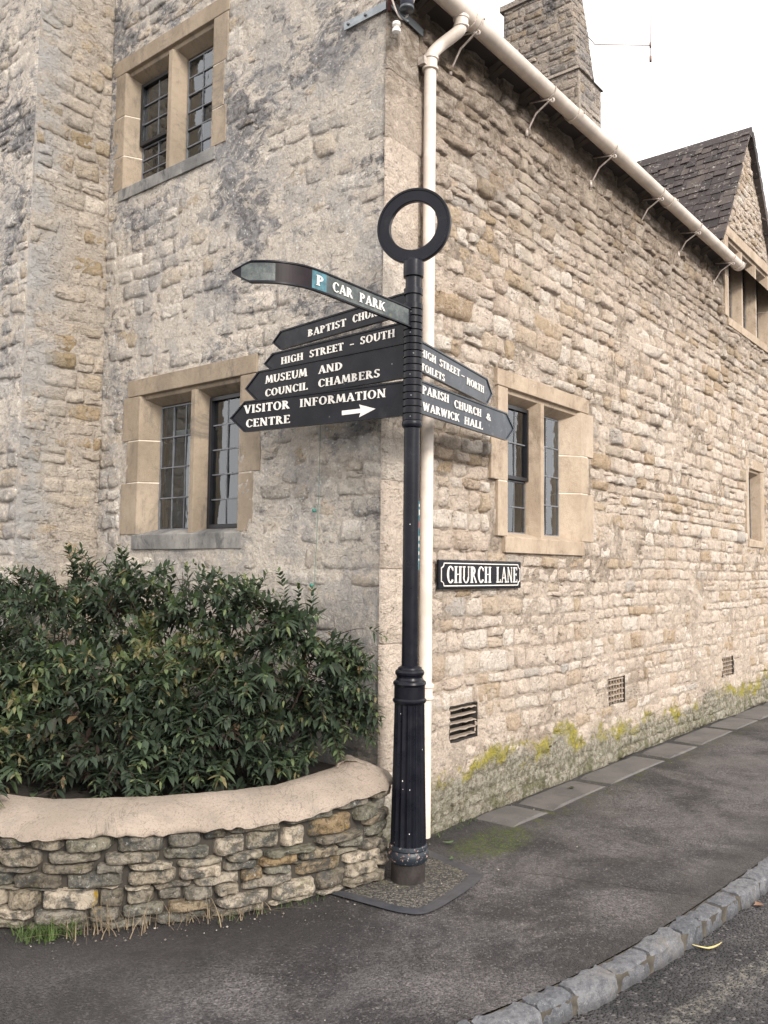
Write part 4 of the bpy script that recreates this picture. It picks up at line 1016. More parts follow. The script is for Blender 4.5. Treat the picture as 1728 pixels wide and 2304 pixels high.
def rot(a): a = R(a); return math.cos(a), math.sin(a)
def finger(ang, zc, h, length, lines, mat, faceside, tip=.085, ends=.045, label=None, thick=.022, arrow=None):
    """plate pointing along angle; faceside = +1/-1 picks which broad side carries the visible lettering"""
    c, s_ = rot(ang); n_ = (-s_ * faceside, c * faceside)       # visible normal
    def P(u, d, z): return (c * u + n_[0] * d, s_ * u + n_[1] * d, zc + z)
    out = [(ends, -h / 2), (length - tip, -h / 2), (length - tip * .12, -h * .06), (length, 0), (length - tip * .12, h * .06), (length - tip, h / 2), (ends, h / 2)]
    rim = .009; inn = [(ends + .004, -h / 2 + rim), (length - tip - .003, -h / 2 + rim), (length - tip * .12 - .012, -h * .05), (length - .014, 0), (length - tip * .12 - .012, h * .05), (length - tip - .003, h / 2 - rim), (ends + .004, h / 2 - rim)]
    N_ = len(out); v = []; f = []
    T2 = thick / 2
    for pts, d in ((out, -T2), (out, T2), (inn, T2), (inn, T2 - .006), (inn, -T2), (inn, -T2 + .006)): v += [P(u, d, z) for u, z in pts]
    def band(a, b): return [(a * N_ + i, a * N_ + (i + 1) % N_, b * N_ + (i + 1) % N_, b * N_ + i) for i in range(N_)]
    f = band(0, 1) + band(1, 2) + band(2, 3) + band(4, 0) + band(5, 4) + [tuple(3 * N_ + i for i in range(N_)), tuple(5 * N_ + i for i in range(N_))[::-1]]
    fo = obj('arm', v, f, mat, post, label=label)
    left = faceside_left = None
    for (txt, ua, ub, z0, hh) in lines:     # ua = where the text starts (reading), ub = where it ends
        tv, tf = text_mesh(txt, abs(ub - ua), hh); sg = 1 if ub > ua else -1
        vv = [P(ua + sg * x, T2 - .006 - d, z0 - zc + z) for x, d, z in tv]
        obj('lettering', vv, tf, MAT['letter'], fo)
    if arrow:
        ua, ub, za = arrow; L2 = abs(ub - ua); sg = 1 if ub > ua else -1
        ap = [(0, -.014), (L2 * .56, -.012), (L2 * .52, -.036), (L2, .002), (L2 * .52, .036), (L2 * .56, .012), (0, .012)]
        v = [P(ua + sg * x, T2 - .006 + .001 + k, za + z) for k in (0, .001) for x, z in ap]; n7 = 7
        obj('arrow', v, [tuple(range(7, 14))] + [(i, (i + 1) % 7, (i + 1) % 7 + 7, i + 7) for i in range(7)], MAT['letter'], fo)
    return fo
ch = .044
finger(83.5, 3.046, .122, 1.245, [('BAPTIST', .885, .535, 3.016, ch), ('CHURCH', .478, .17, 3.022, ch)], MAT['sign'], 1, label='arm reading BAPTIST CHURCH')
finger(87.3, 2.888, .115, 1.225, [('HIGH', 1.06, .86, 2.86, ch), ('STREET', .802, .518, 2.863, ch), ('-', .47, .43, 2.866, ch), ('SOUTH', .383, .122, 2.872, ch)], MAT['sign'], 1, label='arm reading HIGH STREET - SOUTH')
finger(90, 2.732, .196, 1.33, [('MUSEUM', 1.143, .785, 2.742, .048), ('AND', .69, .50, 2.742, .046), ('COUNCIL', 1.143, .776, 2.660, .045), ('CHAMBERS', .69, .222, 2.662, .046)], MAT['sign'], 1, tip=.12, label='arm reading MUSEUM AND COUNCIL CHAMBERS')
finger(96, 2.522, .19, 1.315, [('VISITOR', 1.20, .842, 2.540, .050), ('INFORMATION', .765, .165, 2.540, .047), ('CENTRE', 1.182, .836, 2.454, .048)], MAT['sign'], 1, tip=.12, label='arm reading VISITOR INFORMATION CENTRE with arrow', arrow=(.46, .232, -.042))
finger(12, 2.768, .172, 1.225, [('HIGH', .086, .291, 2.768, .042), ('STREET', .344, .652, 2.768, .042), ('-', .67, .735, 2.764, .045), ('NORTH', .767, 1.065, 2.745, .045), ('TOILETS', .092, .42, 2.690, .042)], MAT['sign2'], -1, tip=.10, ends=.05, label='arm reading HIGH STREET - NORTH TOILETS')
finger(6.8, 2.540, .182, 1.325, [('PARISH', .094, .40, 2.560, .046), ('CHURCH', .467, .824, 2.545, .046), ('&', .897, .962, 2.54, .042), ('WARWICK', .10, .53, 2.470, .045), ('HALL', .598, .846, 2.468, .045)], MAT['sign2'], -1, tip=.12, ends=.05, label='arm reading PARISH CHURCH & WARWICK HALL')
# bent car park arm
def car_arm():
    zc = 2.94; h = .104
    path = catmull([(-.02, .0), (-.09, -.022), (-.50, -.030), (-.78, -.035), (-.90, -.012), (-1.00, .055), (-1.10, .195)], 8); th = .020
    M_ = len(path); v = []; f = []
    D_ = np.gradient(path, axis=0); D_ /= np.linalg.norm(D_, axis=1)[:, None]; Nn = np.stack([-D_[:, 1], D_[:, 0]], 1)     # left normal of heading (-X) is -Y : visible
    Ls = np.r_[0, np.cumsum(np.linalg.norm(np.diff(path, axis=0), axis=1))]; Lt = Ls[-1]
    prof = [(-1, -th / 2), (-1, th / 2), (-.86, th / 2), (-.84, th / 2 - .006), (.84, th / 2 - .006), (.86, th / 2), (1, th / 2), (1, -th / 2)]
    for i in range(M_):
        k = min(1, (Lt - Ls[i]) / .085); hh = h / 2 * (.06 + .94 * k)
        for (a, d) in prof: q = path[i] + Nn[i] * d; v.append((q[0], q[1], zc + a * hh))
    m = len(prof)
    for i in range(M_ - 1):
        for j in range(m): f.append((i * m + j, (i + 1) * m + j, (i + 1) * m + (j + 1) % m, i * m + (j + 1) % m))
    f.append(tuple(range(m))); f.append(tuple(range((M_ - 1) * m, M_ * m))[::-1])
    fo = auto_smooth(obj('arm', v, f, MAT['sign'], post, label='bent weathered arm reading CAR PARK'), 35)
    def at(u):
        i = np.searchsorted(Ls, u); i = min(max(i, 1), M_ - 1); t0 = (u - Ls[i - 1]) / (Ls[i] - Ls[i - 1]); return path[i - 1] + (path[i] - path[i - 1]) * t0, Nn[i]
    # edge paint rails darker
    for (txt, ua, ub, z0, hh) in (('P', .782, .735, -.024, .048), ('CAR', .672, .525, -.024, .046), ('PARK', .470, .270, -.024, .046)):
        tv, tf = text_mesh(txt, abs(ub - ua), hh); vv = []
        for x, d, z in tv: q, n_ = at(ua - x); q = q + n_ * (th / 2 - .005 - d); vv.append((q[0], q[1], zc + z0 + z))
        obj('lettering', vv, tf, MAT['letter'], fo)
    def skin(name, u0, u1, z0, z1, off, mat):
        v = []; n_ = 12
        for i in range(n_ + 1):
            q, nn = at(u0 + (u1 - u0) * i / n_); q = q + nn * (th / 2 - .006 + off); v += [(q[0], q[1], zc + z0), (q[0], q[1], zc + z1)]
        return obj(name, v, [(2 * i, 2 * i + 2, 2 * i + 3, 2 * i + 1) for i in range(n_)], mat, fo)
    skin('face_panel', .06, .712, -.043, .043, .0006, MAT['carsign']); skin('tip_panel', .985, 1.14, -.040, .040, .0006, MAT['carsign'])
    skin('parking_panel', .712, .806, -.043, .043, .0012, simple('blue_green_panel', (.06, .19, .24), .4, var=.5, vs=25))
    skin('dark_panel', .806, .985, -.043, .043, .0012, simple('purple_black_panel', (.014, .008, .011), .45, var=.4, vs=12, spec=.2))
car_arm()
# sticker strip on the shaft
def shaft_patch(name, a0, a1, z0, z1, mat, r_=.0442):
    v = []; n_ = 6
    for i in range(n_ + 1): a = R(a0 + (a1 - a0) * i / n_); v += [(r_ * math.cos(a), r_ * math.sin(a), z0), (r_ * math.cos(a), r_ * math.sin(a), z1)]
    return obj(name, v, [(2 * i, 2 * i + 2, 2 * i + 3, 2 * i + 1) for i in range(n_)], mat, post)
shaft_patch('sticker', 278, 312, 1.60, 1.965, MAT['teal'])
for z0, z1, m_ in ((1.935, 1.95, 'letter'), (1.89, 1.92, 'letter'), (1.82, 1.86, 'red'), (1.755, 1.78, 'letter'), (1.72, 1.74, 'letter'), (1.68, 1.70, 'letter'), (1.65, 1.66, 'letter')):
    shaft_patch('sticker_mark', 283, 300, z0, z1, MAT['letter'] if m_ == 'letter' else simple('red_mark', (.45, .12, .10), .5), .0446)
post.rotation_euler = (TILT[1] * .6, TILT[0], 0)

# ------------------------------------------------------------------ street name plate
sg = thing('street_sign', 'black CHURCH LANE street name plate on the lane wall beside the downpipe', 'street sign', (.5, -.03, 1.482))
PW, PH = 1.003, .186
mb = MB(); mb.box((PW / 2, 0, PH / 2), (PW, .022, PH)); o = mb.build('plate', MAT['sign'], sg); bv = o.modifiers.new('b', 'BEVEL'); bv.width = .008; bv.segments = 3
# backing so it touches the wall
mb = MB(); mb.box((PW / 2, .018, PH / 2), (PW - .06, .02, PH - .04)); mb.build('backing', MAT['casement'], sg)
bo = MB(); i0 = .022; nt = .028; lw = .006
def seg(x0, z0, x1, z1):
    q = poly_line(x0, z0, x1, z1, lw); n0 = [(a, -.0145 - .00005 * len(bo.v) / 8, b) for a, b in q] + [(a, -.010, b) for a, b in q]; bo.add(n0, [(0, 1, 2, 3), (0, 4, 5, 1), (1, 5, 6, 2), (2, 6, 7, 3), (3, 7, 4, 0)])
X0, X1, Z0, Z1 = i0, PW - i0, i0, PH - i0
seg(X0 + nt, Z0, X1 - nt, Z0); seg(X0 + nt, Z1, X1 - nt, Z1); seg(X0, Z0 + nt, X0, Z1 - nt); seg(X1, Z0 + nt, X1, Z1 - nt)
for (cx, cz, a0) in ((X0, Z0, 0), (X1, Z0, 90), (X1, Z1, 180), (X0, Z1, 270)):
    for i in range(6):
        a, b = R(a0 + 15 * i), R(a0 + 15 * (i + 1)); seg(cx + nt * math.cos(a), cz + nt * math.sin(a), cx + nt * math.cos(b), cz + nt * math.sin(b))
bo.build('border', MAT['letter'], sg)
_T0, _t0 = T_, t_; T_, t_ = .125, .055
for txt, a, b in (('CHURCH', .080, .600), ('LANE', .668, .945)):
    tv, tf = text_mesh(txt, b - a, .106, .0035, .10); obj('lettering', [(a + x, -.011 - (-0) + d, .040 + z) for x, d, z in tv], tf, MAT['letter'], sg)
T_, t_ = _T0, _t0

# ------------------------------------------------------------------ planter wall
def dry_mat():
    t = NT('dry_stone'); x, y, z = t.xyz()
    c = t.ramp(t.attr('tone'), [(0, (.12, .105, .085)), (.2, (.36, .31, .24)), (.38, (.17, .165, .145)), (.52, (.62, .53, .42)), (.68, (.19, .18, .135)), (.84, (.32, .30, .255)), (1, (.30, .21, .11))])
    n2 = t.noise(26, 7, .75, dist=.4)
    c = t.mix(t.mp(n2, .46, .60, 0, .85), c, t.mix(1, c, (.34, .34, .32), 'MULTIPLY'))
    c = t.mix(t.mp(t.noise(10, 7, .75), .49, .60, 0, .8), c, (.065, .07, .07))
    c = t.mix(t.mp(t.noise(11, 6, .7, dist=1), .58, .67, 0, .35), c, (.15, .155, .065))
    c = t.mix(t.mp(t.noise(42, 6, .8), .57, .66, 0, .8), c, (.50, .49, .45))
    c = t.mix(t.mul(t.mp(t.noise(8, 3, .5), .70, .74), t.mp(n2, .35, .5)), c, (.50, .33, .04))
    return t.fin(c, .92, t.bump(t.add(t.noise(22, 7, .75, dist=.3), t.mul(t.noise(90, 4, .7), .4)), 1.0, .03), spec=.2)
MAT['dry'] = dry_mat()
def cope_mat():
    t = NT('render_coping'); c = t.mix(t.mp(t.noise(2.5, 6, .6), .35, .65), (.26, .218, .178), (.36, .30, .25))
    c = t.mix(t.mp(t.noise(6, 7, .7), .48, .64, 0, .5), c, (.23, .20, .17)); c = t.mix(t.mp(t.noise(110, 4, .8), .52, .60, 0, .75), c, (.20, .165, .13)); c = t.mix(t.mp(t.noise(18, 6, .8), .58, .7, 0, .5), c, (.17, .16, .14))
    c = t.mix(t.mp(t.math('ABSOLUTE', t.add(t.noise(3.2, 6, .6, dist=1.2), -.5)), .006, .002, 0, .55), c, (.12, .10, .08))
    return t.fin(c, .92, t.bump(t.add(t.noise(110, 4, .8), t.mul(t.noise(25, 5, .7), .7)), .8, .009), spec=.2)
MAT['cope'] = cope_mat()
plw = thing('planter_wall', 'low curved dry-stone planter wall with smooth sandy coping, under the shrub', 'garden wall')
BASE = catmull([(-1.60, 2.9), (-1.90, 2.2), (-2.05, 1.4), (-1.885, .66), (-1.62, .315), (-1.245, .037), (-.872, -.135), (-.556, -.225), (-.36, -.255), (-.22, -.215), (-.155, -.10), (-.14, .02)], 12)
BASE = resample(BASE, .02)
bd = np.gradient(BASE, axis=0); bd /= np.linalg.norm(bd, axis=1)[:, None]; bn = np.stack([bd[:, 1] * -1, bd[:, 0]], 1)
# outward normal must point away from the bed (toward camera)
if (bn[len(bn) // 2] @ (CAM[:2] - BASE[len(BASE) // 2])) < 0: bn = -bn
BL = len(BASE) * .02
def zt_(s_): return .405 + .075 * float(np.clip((s_ - (BL - .9)) / .7, 0, 1))     # top rises toward the house corner
def bmap(s_, out, z):
    i = min(max(s_ / .02, 0), len(BASE) - 1.001); k = int(i); fr = i - k; p = BASE[k] * (1 - fr) + BASE[k + 1] * fr; n_ = bn[k] * (1 - fr) + bn[k + 1] * fr
    bat = .02 * z / .42                                         # slight overhang to the coping
    q = p + n_ * (out + bat); return (q[0], q[1], z)
# dark earth core
v = []; f = []; ss = np.arange(0, BL - .001, .05)
for i, s_ in enumerate(ss):
    v += [bmap(s_, -.055, -.02), bmap(s_, -.055, zt_(s_) + .01), bmap(s_, -.30, zt_(s_) + .01)]
    if i: a = (i - 1) * 3; f += [(a, a + 3, a + 4, a + 1), (a + 1, a + 4, a + 5, a + 2)]
obj('core', v, f, simple('dark_earth_core', (.045, .04, .033), .95), plw)
def dry_stone(s0, s1, z0, z1, rr):
    NS, NZ = 14, 9; v = []; out = rr.uniform(-.024, .014); seed = rr.uniform(0, 60)
    sl = rr.uniform(-.05, .05) * (z1 - z0); p_ = rr.uniform(3.2, 9); 
    for i in range(NS + 1):
        u = -1 + 2 * i / NS
        for j in range(NZ + 1):
            w_ = -1 + 2 * j / NZ
            # wrap: superellipse pillow going back into the wall at the borders
            r_ = (abs(u) ** (p_ + 1.5) + abs(w_) ** p_) ** (1 / p_); r_ = max(r_, 1e-6)
            mx = max(abs(u), abs(w_)); k = min(1, mx / r_ + (1 - mx) * 0) if mx > .6 else 1
            uu = u * (1 - (1 - k) * ((mx - .6) / .4 if mx > .6 else 0)); ww = w_ * (1 - (1 - k) * ((mx - .6) / .4 if mx > .6 else 0))
            edge = max(0, mx - .72) / .28; d = out - .07 * edge ** 2.4
            s_ = (s0 + s1) / 2 + uu * (s1 - s0) / 2; z_ = (z0 + z1) / 2 + ww * (z1 - z0) / 2 + sl * uu
            nn = float(fbm(s_ + seed, z_ * 1.4, d, 14, 3)); n2 = float(vnoise(s_ * 8 + seed, z_ * 3, 4.)); s_ += .004 * n2; z_ += .006 * float(vnoise(s_ * 16, seed, z_ * 10)) * (1 - .5 * edge)
            v.append(bmap(s_, d + .017 * nn + .006 * float(vnoise(s_ * 40, z_ * 60, seed)), z_))
    m = NZ + 1; f = [(i * m + j, i * m + j + 1, (i + 1) * m + j + 1, (i + 1) * m + j) for i in range(NS) for j in range(NZ)]
    obj('stone', v, f, MAT['dry'], plw, True, {'tone': [rr.random()] * len(v)})
rr = random.Random(113)
# wandering courses: heights vary along the wall (interleaved cells)
cours = [0.0]
while cours[-1] < .40: cours.append(cours[-1] + rr.uniform(.038, .072))
cours = [c * .405 / cours[-1] for c in cours]
nst = 0
def wig(ci, s_): return 0 if ci in (0,) else .026 * float(vnoise(s_ * 2.6, ci * 3.3, 1.))
for ci in range(len(cours) - 1):
    s_ = .9 + rr.uniform(0, .1)
    while s_ < BL - .03:
        h = cours[ci + 1] - cours[ci]; wd = rr.uniform(.11, .30) ; e = min(s_ + wd, BL - .005)
        if e > BL - .06: e = BL - .005
        ms = (s_ + e) / 2; sc_ = zt_(ms) / .405; z0, z1 = (cours[ci] + wig(ci, ms)) * sc_, (cours[ci + 1] + wig(ci + 1, ms)) * sc_
        if ci == len(cours) - 2: z1 = zt_(ms) + .004
        if rr.random() < .10 and h > .062:
            m_ = z0 + (z1 - z0) * rr.uniform(.4, .62); dry_stone(s_ + .003, e - .003, z0 + .001, m_ - .002, rr); dry_stone(s_ + .003, e - .003, m_ + .002, z1 - .001, rr)
        else: dry_stone(s_ + .003, e - .003, z0 + .001, z1 - .002, rr)
        nst += 1; s_ = e
# coping: sloping sandy render slab with an uneven lower edge
prof = [(-.30, -.08, 0), (-.305, .055, 0), (-.285, .098, 0), (-.24, .112, 0), (-.18, .104, 0), (-.10, .080, 0), (-.03, .052, 0), (.002, .034, 1), (.018, .016, 1), (.020, .004, 1), (.008, -.002, 1), (-.05, -.004, 0)]
v = []; f = []; ss = np.arange(0, BL - .001, .02)
for i, s_ in enumerate(ss):
    k_end = float(np.clip((BL - s_) / .22, 0.02, 1)) ** .5
    for (o_, z_, e_) in prof:
        jx = (.010 * float(fbm(s_, 3, z_ * 2, 9, 3)) + .010 * float(vnoise(s_ * 22, 1, 1))) * (1.0 if e_ else .25); jz = (.008 * float(vnoise(s_ * 7, 8, 2)) + .010 * float(vnoise(s_ * 27, 2, 2))) * (1 if e_ and z_ < .03 else .2)
        oo = o_ if o_ > -.05 else -.05 + (o_ + .05) * (.35 + .65 * k_end) + 0
        # wall is wider toward the middle, see plan
        v.append(bmap(s_, oo + jx, zt_(s_) + z_ + jz))
m = len(prof)
for i in range(len(ss) - 1):
    for j in range(m): f.append((i * m + j, (i + 1) * m + j, (i + 1) * m + (j + 1) % m, i * m + (j + 1) % m))
f.append(tuple(range(m))); f.append(tuple(range((len(ss) - 1) * m, len(ss) * m))[::-1])
auto_smooth(obj('coping', v, f, MAT['cope'], plw), 60)
# soil in the bed
mb = MB(); ip = [bmap(s_, -.27, 0) for s_ in np.arange(0, BL - .05, .1)]
v = [(-.02, 1.5, .46)] + [(p[0], p[1], .44) for p in ip] + [(-.0, .0, .44), (0, 3, .44), (-1.6, 3, .44)]
mb.add(v, [(0, i, i + 1) for i in range(1, len(v) - 1)] + [(0, len(v) - 1, 1)])
o = mb.build('soil', simple('dark_soil', (.035, .028, .022), .95, var=.5, vs=40, bs=.8)); o['kind'] = 'structure'

# ------------------------------------------------------------------ shrub
def leaf_mat():
    t = NT('shrub_leaf'); c = t.ramp(t.attr('tone'), [(0, (.045, .030, .026)), (.12, (.034, .042, .028)), (.35, (.034, .050, .034)), (.6, (.058, .082, .052)), (.80, (.092, .128, .064)), (.93, (.15, .18, .075)), (1, (.19, .12, .07))])
    c = t.mix(t.mp(t.noise(30, 3), .4, .7, 0, .3), c, (.02, .03, .02))
    t.setin(t.b, 'Subsurface Weight', 0.0)
    m = t.fin(c, .58, None, spec=.25)
    tr = t.n('ShaderNodeBsdfTranslucent'); t.l(t.mix(1, c, (1.1, 1.3, .6), 'MULTIPLY'), tr.inputs[0]); mx = t.n('ShaderNodeMixShader'); mx.inputs[0].default_value = .22
    t.l(t.b.outputs[0], mx.inputs[1]); t.l(tr.outputs[0], mx.inputs[2]); t.l(mx.outputs[0], t.out.inputs[0]); return m
MAT['leaf'] = leaf_mat(); MAT['bark'] = simple('shrub_stem', (.055, .032, .024), .8, var=.4)
shrub = thing('shrub', 'dense dark green evergreen shrub filling the planter against the gable wall', 'shrub', (-.7, 1.2, .45))
sp_rng = np.random.default_rng(5)
blobs = [(-.30, .22, .92, .26), (-.40, .40, 1.02, .33), (-.42, .62, 1.12, .36), (-.52, .90, 1.15, .38), (-.55, 1.25, 1.14, .40), (-.62, 1.6, 1.14, .42), (-.66, 2.0, 1.18, .44), (-.85, 2.3, 1.18, .42), (-.95, 2.65, 1.15, .40),
         (-.62, .50, .80, .30), (-.80, .72, .82, .33), (-.95, 1.0, .86, .36), (-1.05, 1.35, .86, .38), (-1.2, 1.7, .86, .40), (-1.35, 2.1, .9, .42), (-1.45, 2.5, .95, .42),
         (-.72, .42, .66, .20), (-.92, .62, .64, .22), (-1.18, .98, .66, .24), (-1.42, 1.4, .68, .26), (-.50, .34, .70, .22), (-.62, .30, .60, .14), (-.80, .42, .58, .16), (-1.0, .56, .58, .17), (-1.18, .74, .58, .18), (-1.36, 1.0, .58, .18), (-1.5, 1.3, .6, .2), (-.30, .10, .98, .16), (-.42, .22, .66, .16), (-1.62, 1.7, .62, .22)]
FREE = [False]; LV, LF_, LT = [], [], []; leafcount = 0; cand = []
stems = MB()
def add_leaf(p, d, nrm, ln_, wd, tone):
    ye = p[1] - 1.13 * (p[0] + .5); lim = 1.565 - .30 * max(0, .65 - ye) + .15 * float(vnoise(p[0] * 6, p[1] * 6, 3.3)) - .02
    if p[2] > lim and not FREE[0]: return
    d = d / np.linalg.norm(d); s_ = np.cross(d, nrm); s_ /= (np.linalg.norm(s_) + 1e-9); n_ = np.cross(s_, d)
    droop = .12 * ln_
    pts = [p, p + d * ln_ * .32 + s_ * wd * .5 + n_ * wd * .13, p + d * ln_ * .36 , p + d * ln_ * .32 - s_ * wd * .5 + n_ * wd * .13,
           p + d * ln_ * .72 + s_ * wd * .34 + n_ * (wd * .08) - np.array([0, 0, droop * .4]), p + d * ln_ * .72 - s_ * wd * .34 + n_ * (wd * .08) - np.array([0, 0, droop * .4]), p + d * ln_ * .74 - np.array([0, 0, droop * .4]), p + d * ln_ - np.array([0, 0, droop])]
    cand.append((pts, tone))
LFC = [(0, 2, 1), (0, 3, 2), (1, 2, 6, 4), (2, 3, 5, 6), (4, 6, 7), (6, 5, 7)]
def sprig(base, dirn, length, big=1., tone0=.45, droop=.5):
    n_ = max(6, int(length / .021)); p = np.array(base, float); d = np.array(dirn, float); d /= np.linalg.norm(d); pts = [p.copy()]; roll = sp_rng.uniform(0, 3.1)
    for i in range(n_):
        u = (i + 1) / n_
        p = p + d * length / n_; d = d + np.array([0, 0, -droop * .9 / n_]) + sp_rng.normal(0, .035, 3); d /= np.linalg.norm(d); pts.append(p.copy())
        if u < .22: continue
        a = np.cross(d, [0, 0, 1.]); a = a / (np.linalg.norm(a) + 1e-6); b = np.cross(a, d)
        rl = roll + (i % 2) * 1.45 + sp_rng.normal(0, .25)
        L_ = .068 * big * (1 - .45 * max(0, u - .75) / .25) * sp_rng.uniform(.75, 1.2)
        for sg_ in (1, -1):
            side = (a * math.cos(rl) + b * math.sin(rl)) * sg_ + sp_rng.normal(0, .16, 3); ld = side * .85 + d * (.55 + .7 * max(0, u - .7)) + np.array([0, 0, -.12 + .22 * u]); nn = np.array([0, 0, 1.]) + side * .2 + d * .2
            add_leaf(p, ld, nn, L_, L_ * sp_rng.uniform(.30, .44), float(np.clip(tone0 + .2 * (u - .5) + (.22 if u > .88 else 0) + sp_rng.normal(0, .10), .0, .97)))
    if not FREE[0]: pts = [q for q in pts if q[2] < 1.58 - .30 * max(0, .65 - (q[1] - 1.13 * (q[0] + .5)))]
    if len(pts) > 3 and (sp_rng.random() < .5 or length > .3): stems.tube([tuple(q) for q in pts[::2]], [.0035 - .002 * k / max(1, len(pts[::2]) - 1) for k in range(len(pts[::2]))], 4, False)
rng = sp_rng
for (bx_, by_, bz_, br_) in blobs:
    nspr = int((44 if bz_ > 1 else 85) * (br_ / .35) ** 2)
    for k in range(nspr):
        dv = rng.normal(0, 1, 3); dv[0] -= .35; dv[1] -= .25; dv[2] = dv[2] * .8 + .28; dv /= np.linalg.norm(dv)
        if dv[0] > .55 and bx_ > -.7: continue
        rad = br_ * rng.uniform(.25, .92) ** .8; base = np.array([bx_, by_, bz_ - (.06 if bz_ > 1.05 else 0)]) + dv * rad * np.array([1, 1, 1.0])
        dirn = dv * .9 + np.array([-.25, -.2, .45]) + rng.normal(0, .35, 3)
        if dirn[0] > 0: dirn[0] *= .3
        L_ = rng.uniform(.14, .34 if bz_ > .9 else .26); tip_ = base + dirn / np.linalg.norm(dirn) * L_
        if tip_[0] > -.03: tip_[0] = -.03
        if base[0] > -.06: base[0] = -.06
        q = proj(tip_)
        if q is None or q[0] < -260: continue
        if vnoise(base[0] * 3.2 + 5, base[1] * 3.2, base[2] * 3.6) < -.25 and base[2] > 1.0: continue
        if q[0] > 858: continue
        sprig(base, dirn, L_, rng.uniform(.75, 1.4), float(np.clip(.45 + .55 * vnoise(base[0] * 2.3, base[1] * 2.3 + 9, base[2] * 2.3) + rng.normal(0, .13), .05, .8)) + .08 * (dv[2] > .3), rng.uniform(.6, 1.7))
for k in range(60):
    y = rng.uniform(.1, 2.7); b = (-.30 - .22 * y + rng.normal(0, .12), y, 1.16 + .10 * min(y, 1.2) + rng.normal(0, .05)); d = (rng.normal(-.2, .25), rng.normal(-.25, .5), rng.uniform(.5, 1.))
    for j in range(2): sprig(np.array(b) + rng.normal(0, .02, 3), np.array(d) + rng.normal(0, .15, 3), rng.uniform(.30, .50), rng.uniform(.9, 1.3), .45, rng.uniform(.8, 2.0))
# long wandering shoots that break the outline (roots inside the mass)
FREE[0] = True
for (b, d, L_, dr) in [((-.50, 1.9, 1.42), (-.1, .5, .8), .26, 1.5), ((-.42, .70, 1.34), (-.05, -.3, 1), .24, .6), ((-.40, .55, 1.32), (-.05, -.8, .8), .30, 1.8), ((-.45, 1.0, 1.38), (-.05, -.5, .9), .26, 1.0), ((-.8, 2.3, 1.38), (-.1, .6, .6), .36, .6), ((-.55, 1.55, 1.4), (-.1, .3, .9), .24, .8), ((-.35, .75, 1.25), (-.1, -.35, .9), .38, .9), ((-.3, .60, 1.22), (-.1, -.9, .75), .42, 1.6), ((-.3, .95, 1.30), (-.05, .1, 1), .30, .4), ((-.35, .30, 1.08), (-.05, -.75, .8), .34, 1.5), ((-.3, .20, 1.05), (-.1, -.9, .45), .30, 1.6),
                     ((-.28, .16, .95), (-.15, -.8, .0), .32, 1.2), ((-.30, .25, .85), (-.2, -.9, .05), .38, 1.4), ((-.35, .22, .80), (-.25, -.8, .15), .36, 1.6), ((-.55, 1.65, 1.45), (-.1, .1, .8), .30, .8), ((-.6, 1.9, 1.48), (-.15, .5, .7), .34, 1.0), ((-.55, 1.45, 1.40), (-.1, -.5, .7), .30, 1.2),
                     ((-.30, .10, 1.12), (-.1, -.7, .5), .26, 1.5), ((-.25, .40, 1.25), (0, -.2, 1), .25, .8), ((-.4, 1.2, 1.38), (0, -.3, 1), .26, .8), ((-.9, 2.5, 1.40), (-.1, .8, .3), .42, .5), ((-.7, 2.1, 1.5), (-.1, -.2, .9), .26, .7),
                     ((-1.25, .78, .62), (-.6, -.6, -.05), .22, 1.0), ((-1.45, 1.25, .66), (-.8, -.5, .1), .26, 1.2), ((-.62, .28, .60), (-.3, -.7, .25), .18, 1.0), ((-.95, .50, .60), (-.4, -.7, .1), .18, 1.0), ((-1.1, .62, .60), (-.4, -.7, .2), .20, 1.2), ((-1.28, .56, .58), (-.4, -.8, .25), .22, 1.2), ((-1.80, .95, .60), (-.4, -.9, .2), .28, 1.3), ((-.28, .05, 1.06), (-.1, -.8, .25), .24, 1.3), ((-.26, .02, .95), (-.1, -.8, .1), .24, 1.4), ((-.26, .05, .86), (-.1, -.8, .0), .24, 1.2), ((-.45, .15, .62), (-.3, -.6, .3), .14, 1.0)]:
    for j in range(5 if b[1] < .4 else 3): sprig(np.array(b) + rng.normal(0, .025, 3), np.array(d) + rng.normal(0, .12, 3), L_ * rng.uniform(.8, 1.05), 1.1, .5, dr)
FREE[0] = False
# withered hanging bunches
for (b, L_) in (((-.34, .28, 1.20), .42), ((-.34, .27, 1.20), .36)):
    p = np.array(b)
    for i in range(46):
        q = p + np.array([rng.normal(0, .012), rng.normal(0, .012), -L_ * rng.random()]); add_leaf(q, np.array([rng.normal(0, .2), rng.normal(0, .2), -1]), np.array([-1, rng.normal(0, .5), .1]), .05, .012, .995)
for k in range(160):
    i = int(rng.integers(len(cand))); cand[i] = (cand[i][0], .995 if rng.random() < .6 else .02)
# nearest / largest leaves individually
def score(c):
    q = proj(c[0][2]); 
    if q is None or not (0 < q[0] < 1728): return 0
    a = proj(c[0][0]); b = proj(c[0][7]); s1 = proj(c[0][1]); s2 = proj(c[0][3])
    if a is None or b is None: return 0
    dep = 1 / (1 + max(0, q[2] - 2.9)); return math.hypot(a[0] - b[0], a[1] - b[1]) * math.hypot(s1[0] - s2[0], s1[1] - s2[1]) * dep ** 2
order = sorted(range(len(cand)), key=lambda i: -score(cand[i])); sepset = set(order[:260])
bv = []; bf = []; bt = []
for i, (pts, tn) in enumerate(cand):
    P_ = [(q[0] + .7, q[1] - 1.2, q[2] - .45) for q in pts]
    if i in sepset: obj('leaf', P_, LFC, MAT['leaf'], shrub, True, {'tone': [tn] * 8})
    else:
        n0 = len(bv); bv += P_; bf += [tuple(k + n0 for k in q) for q in LFC]; bt += [tn] * 8
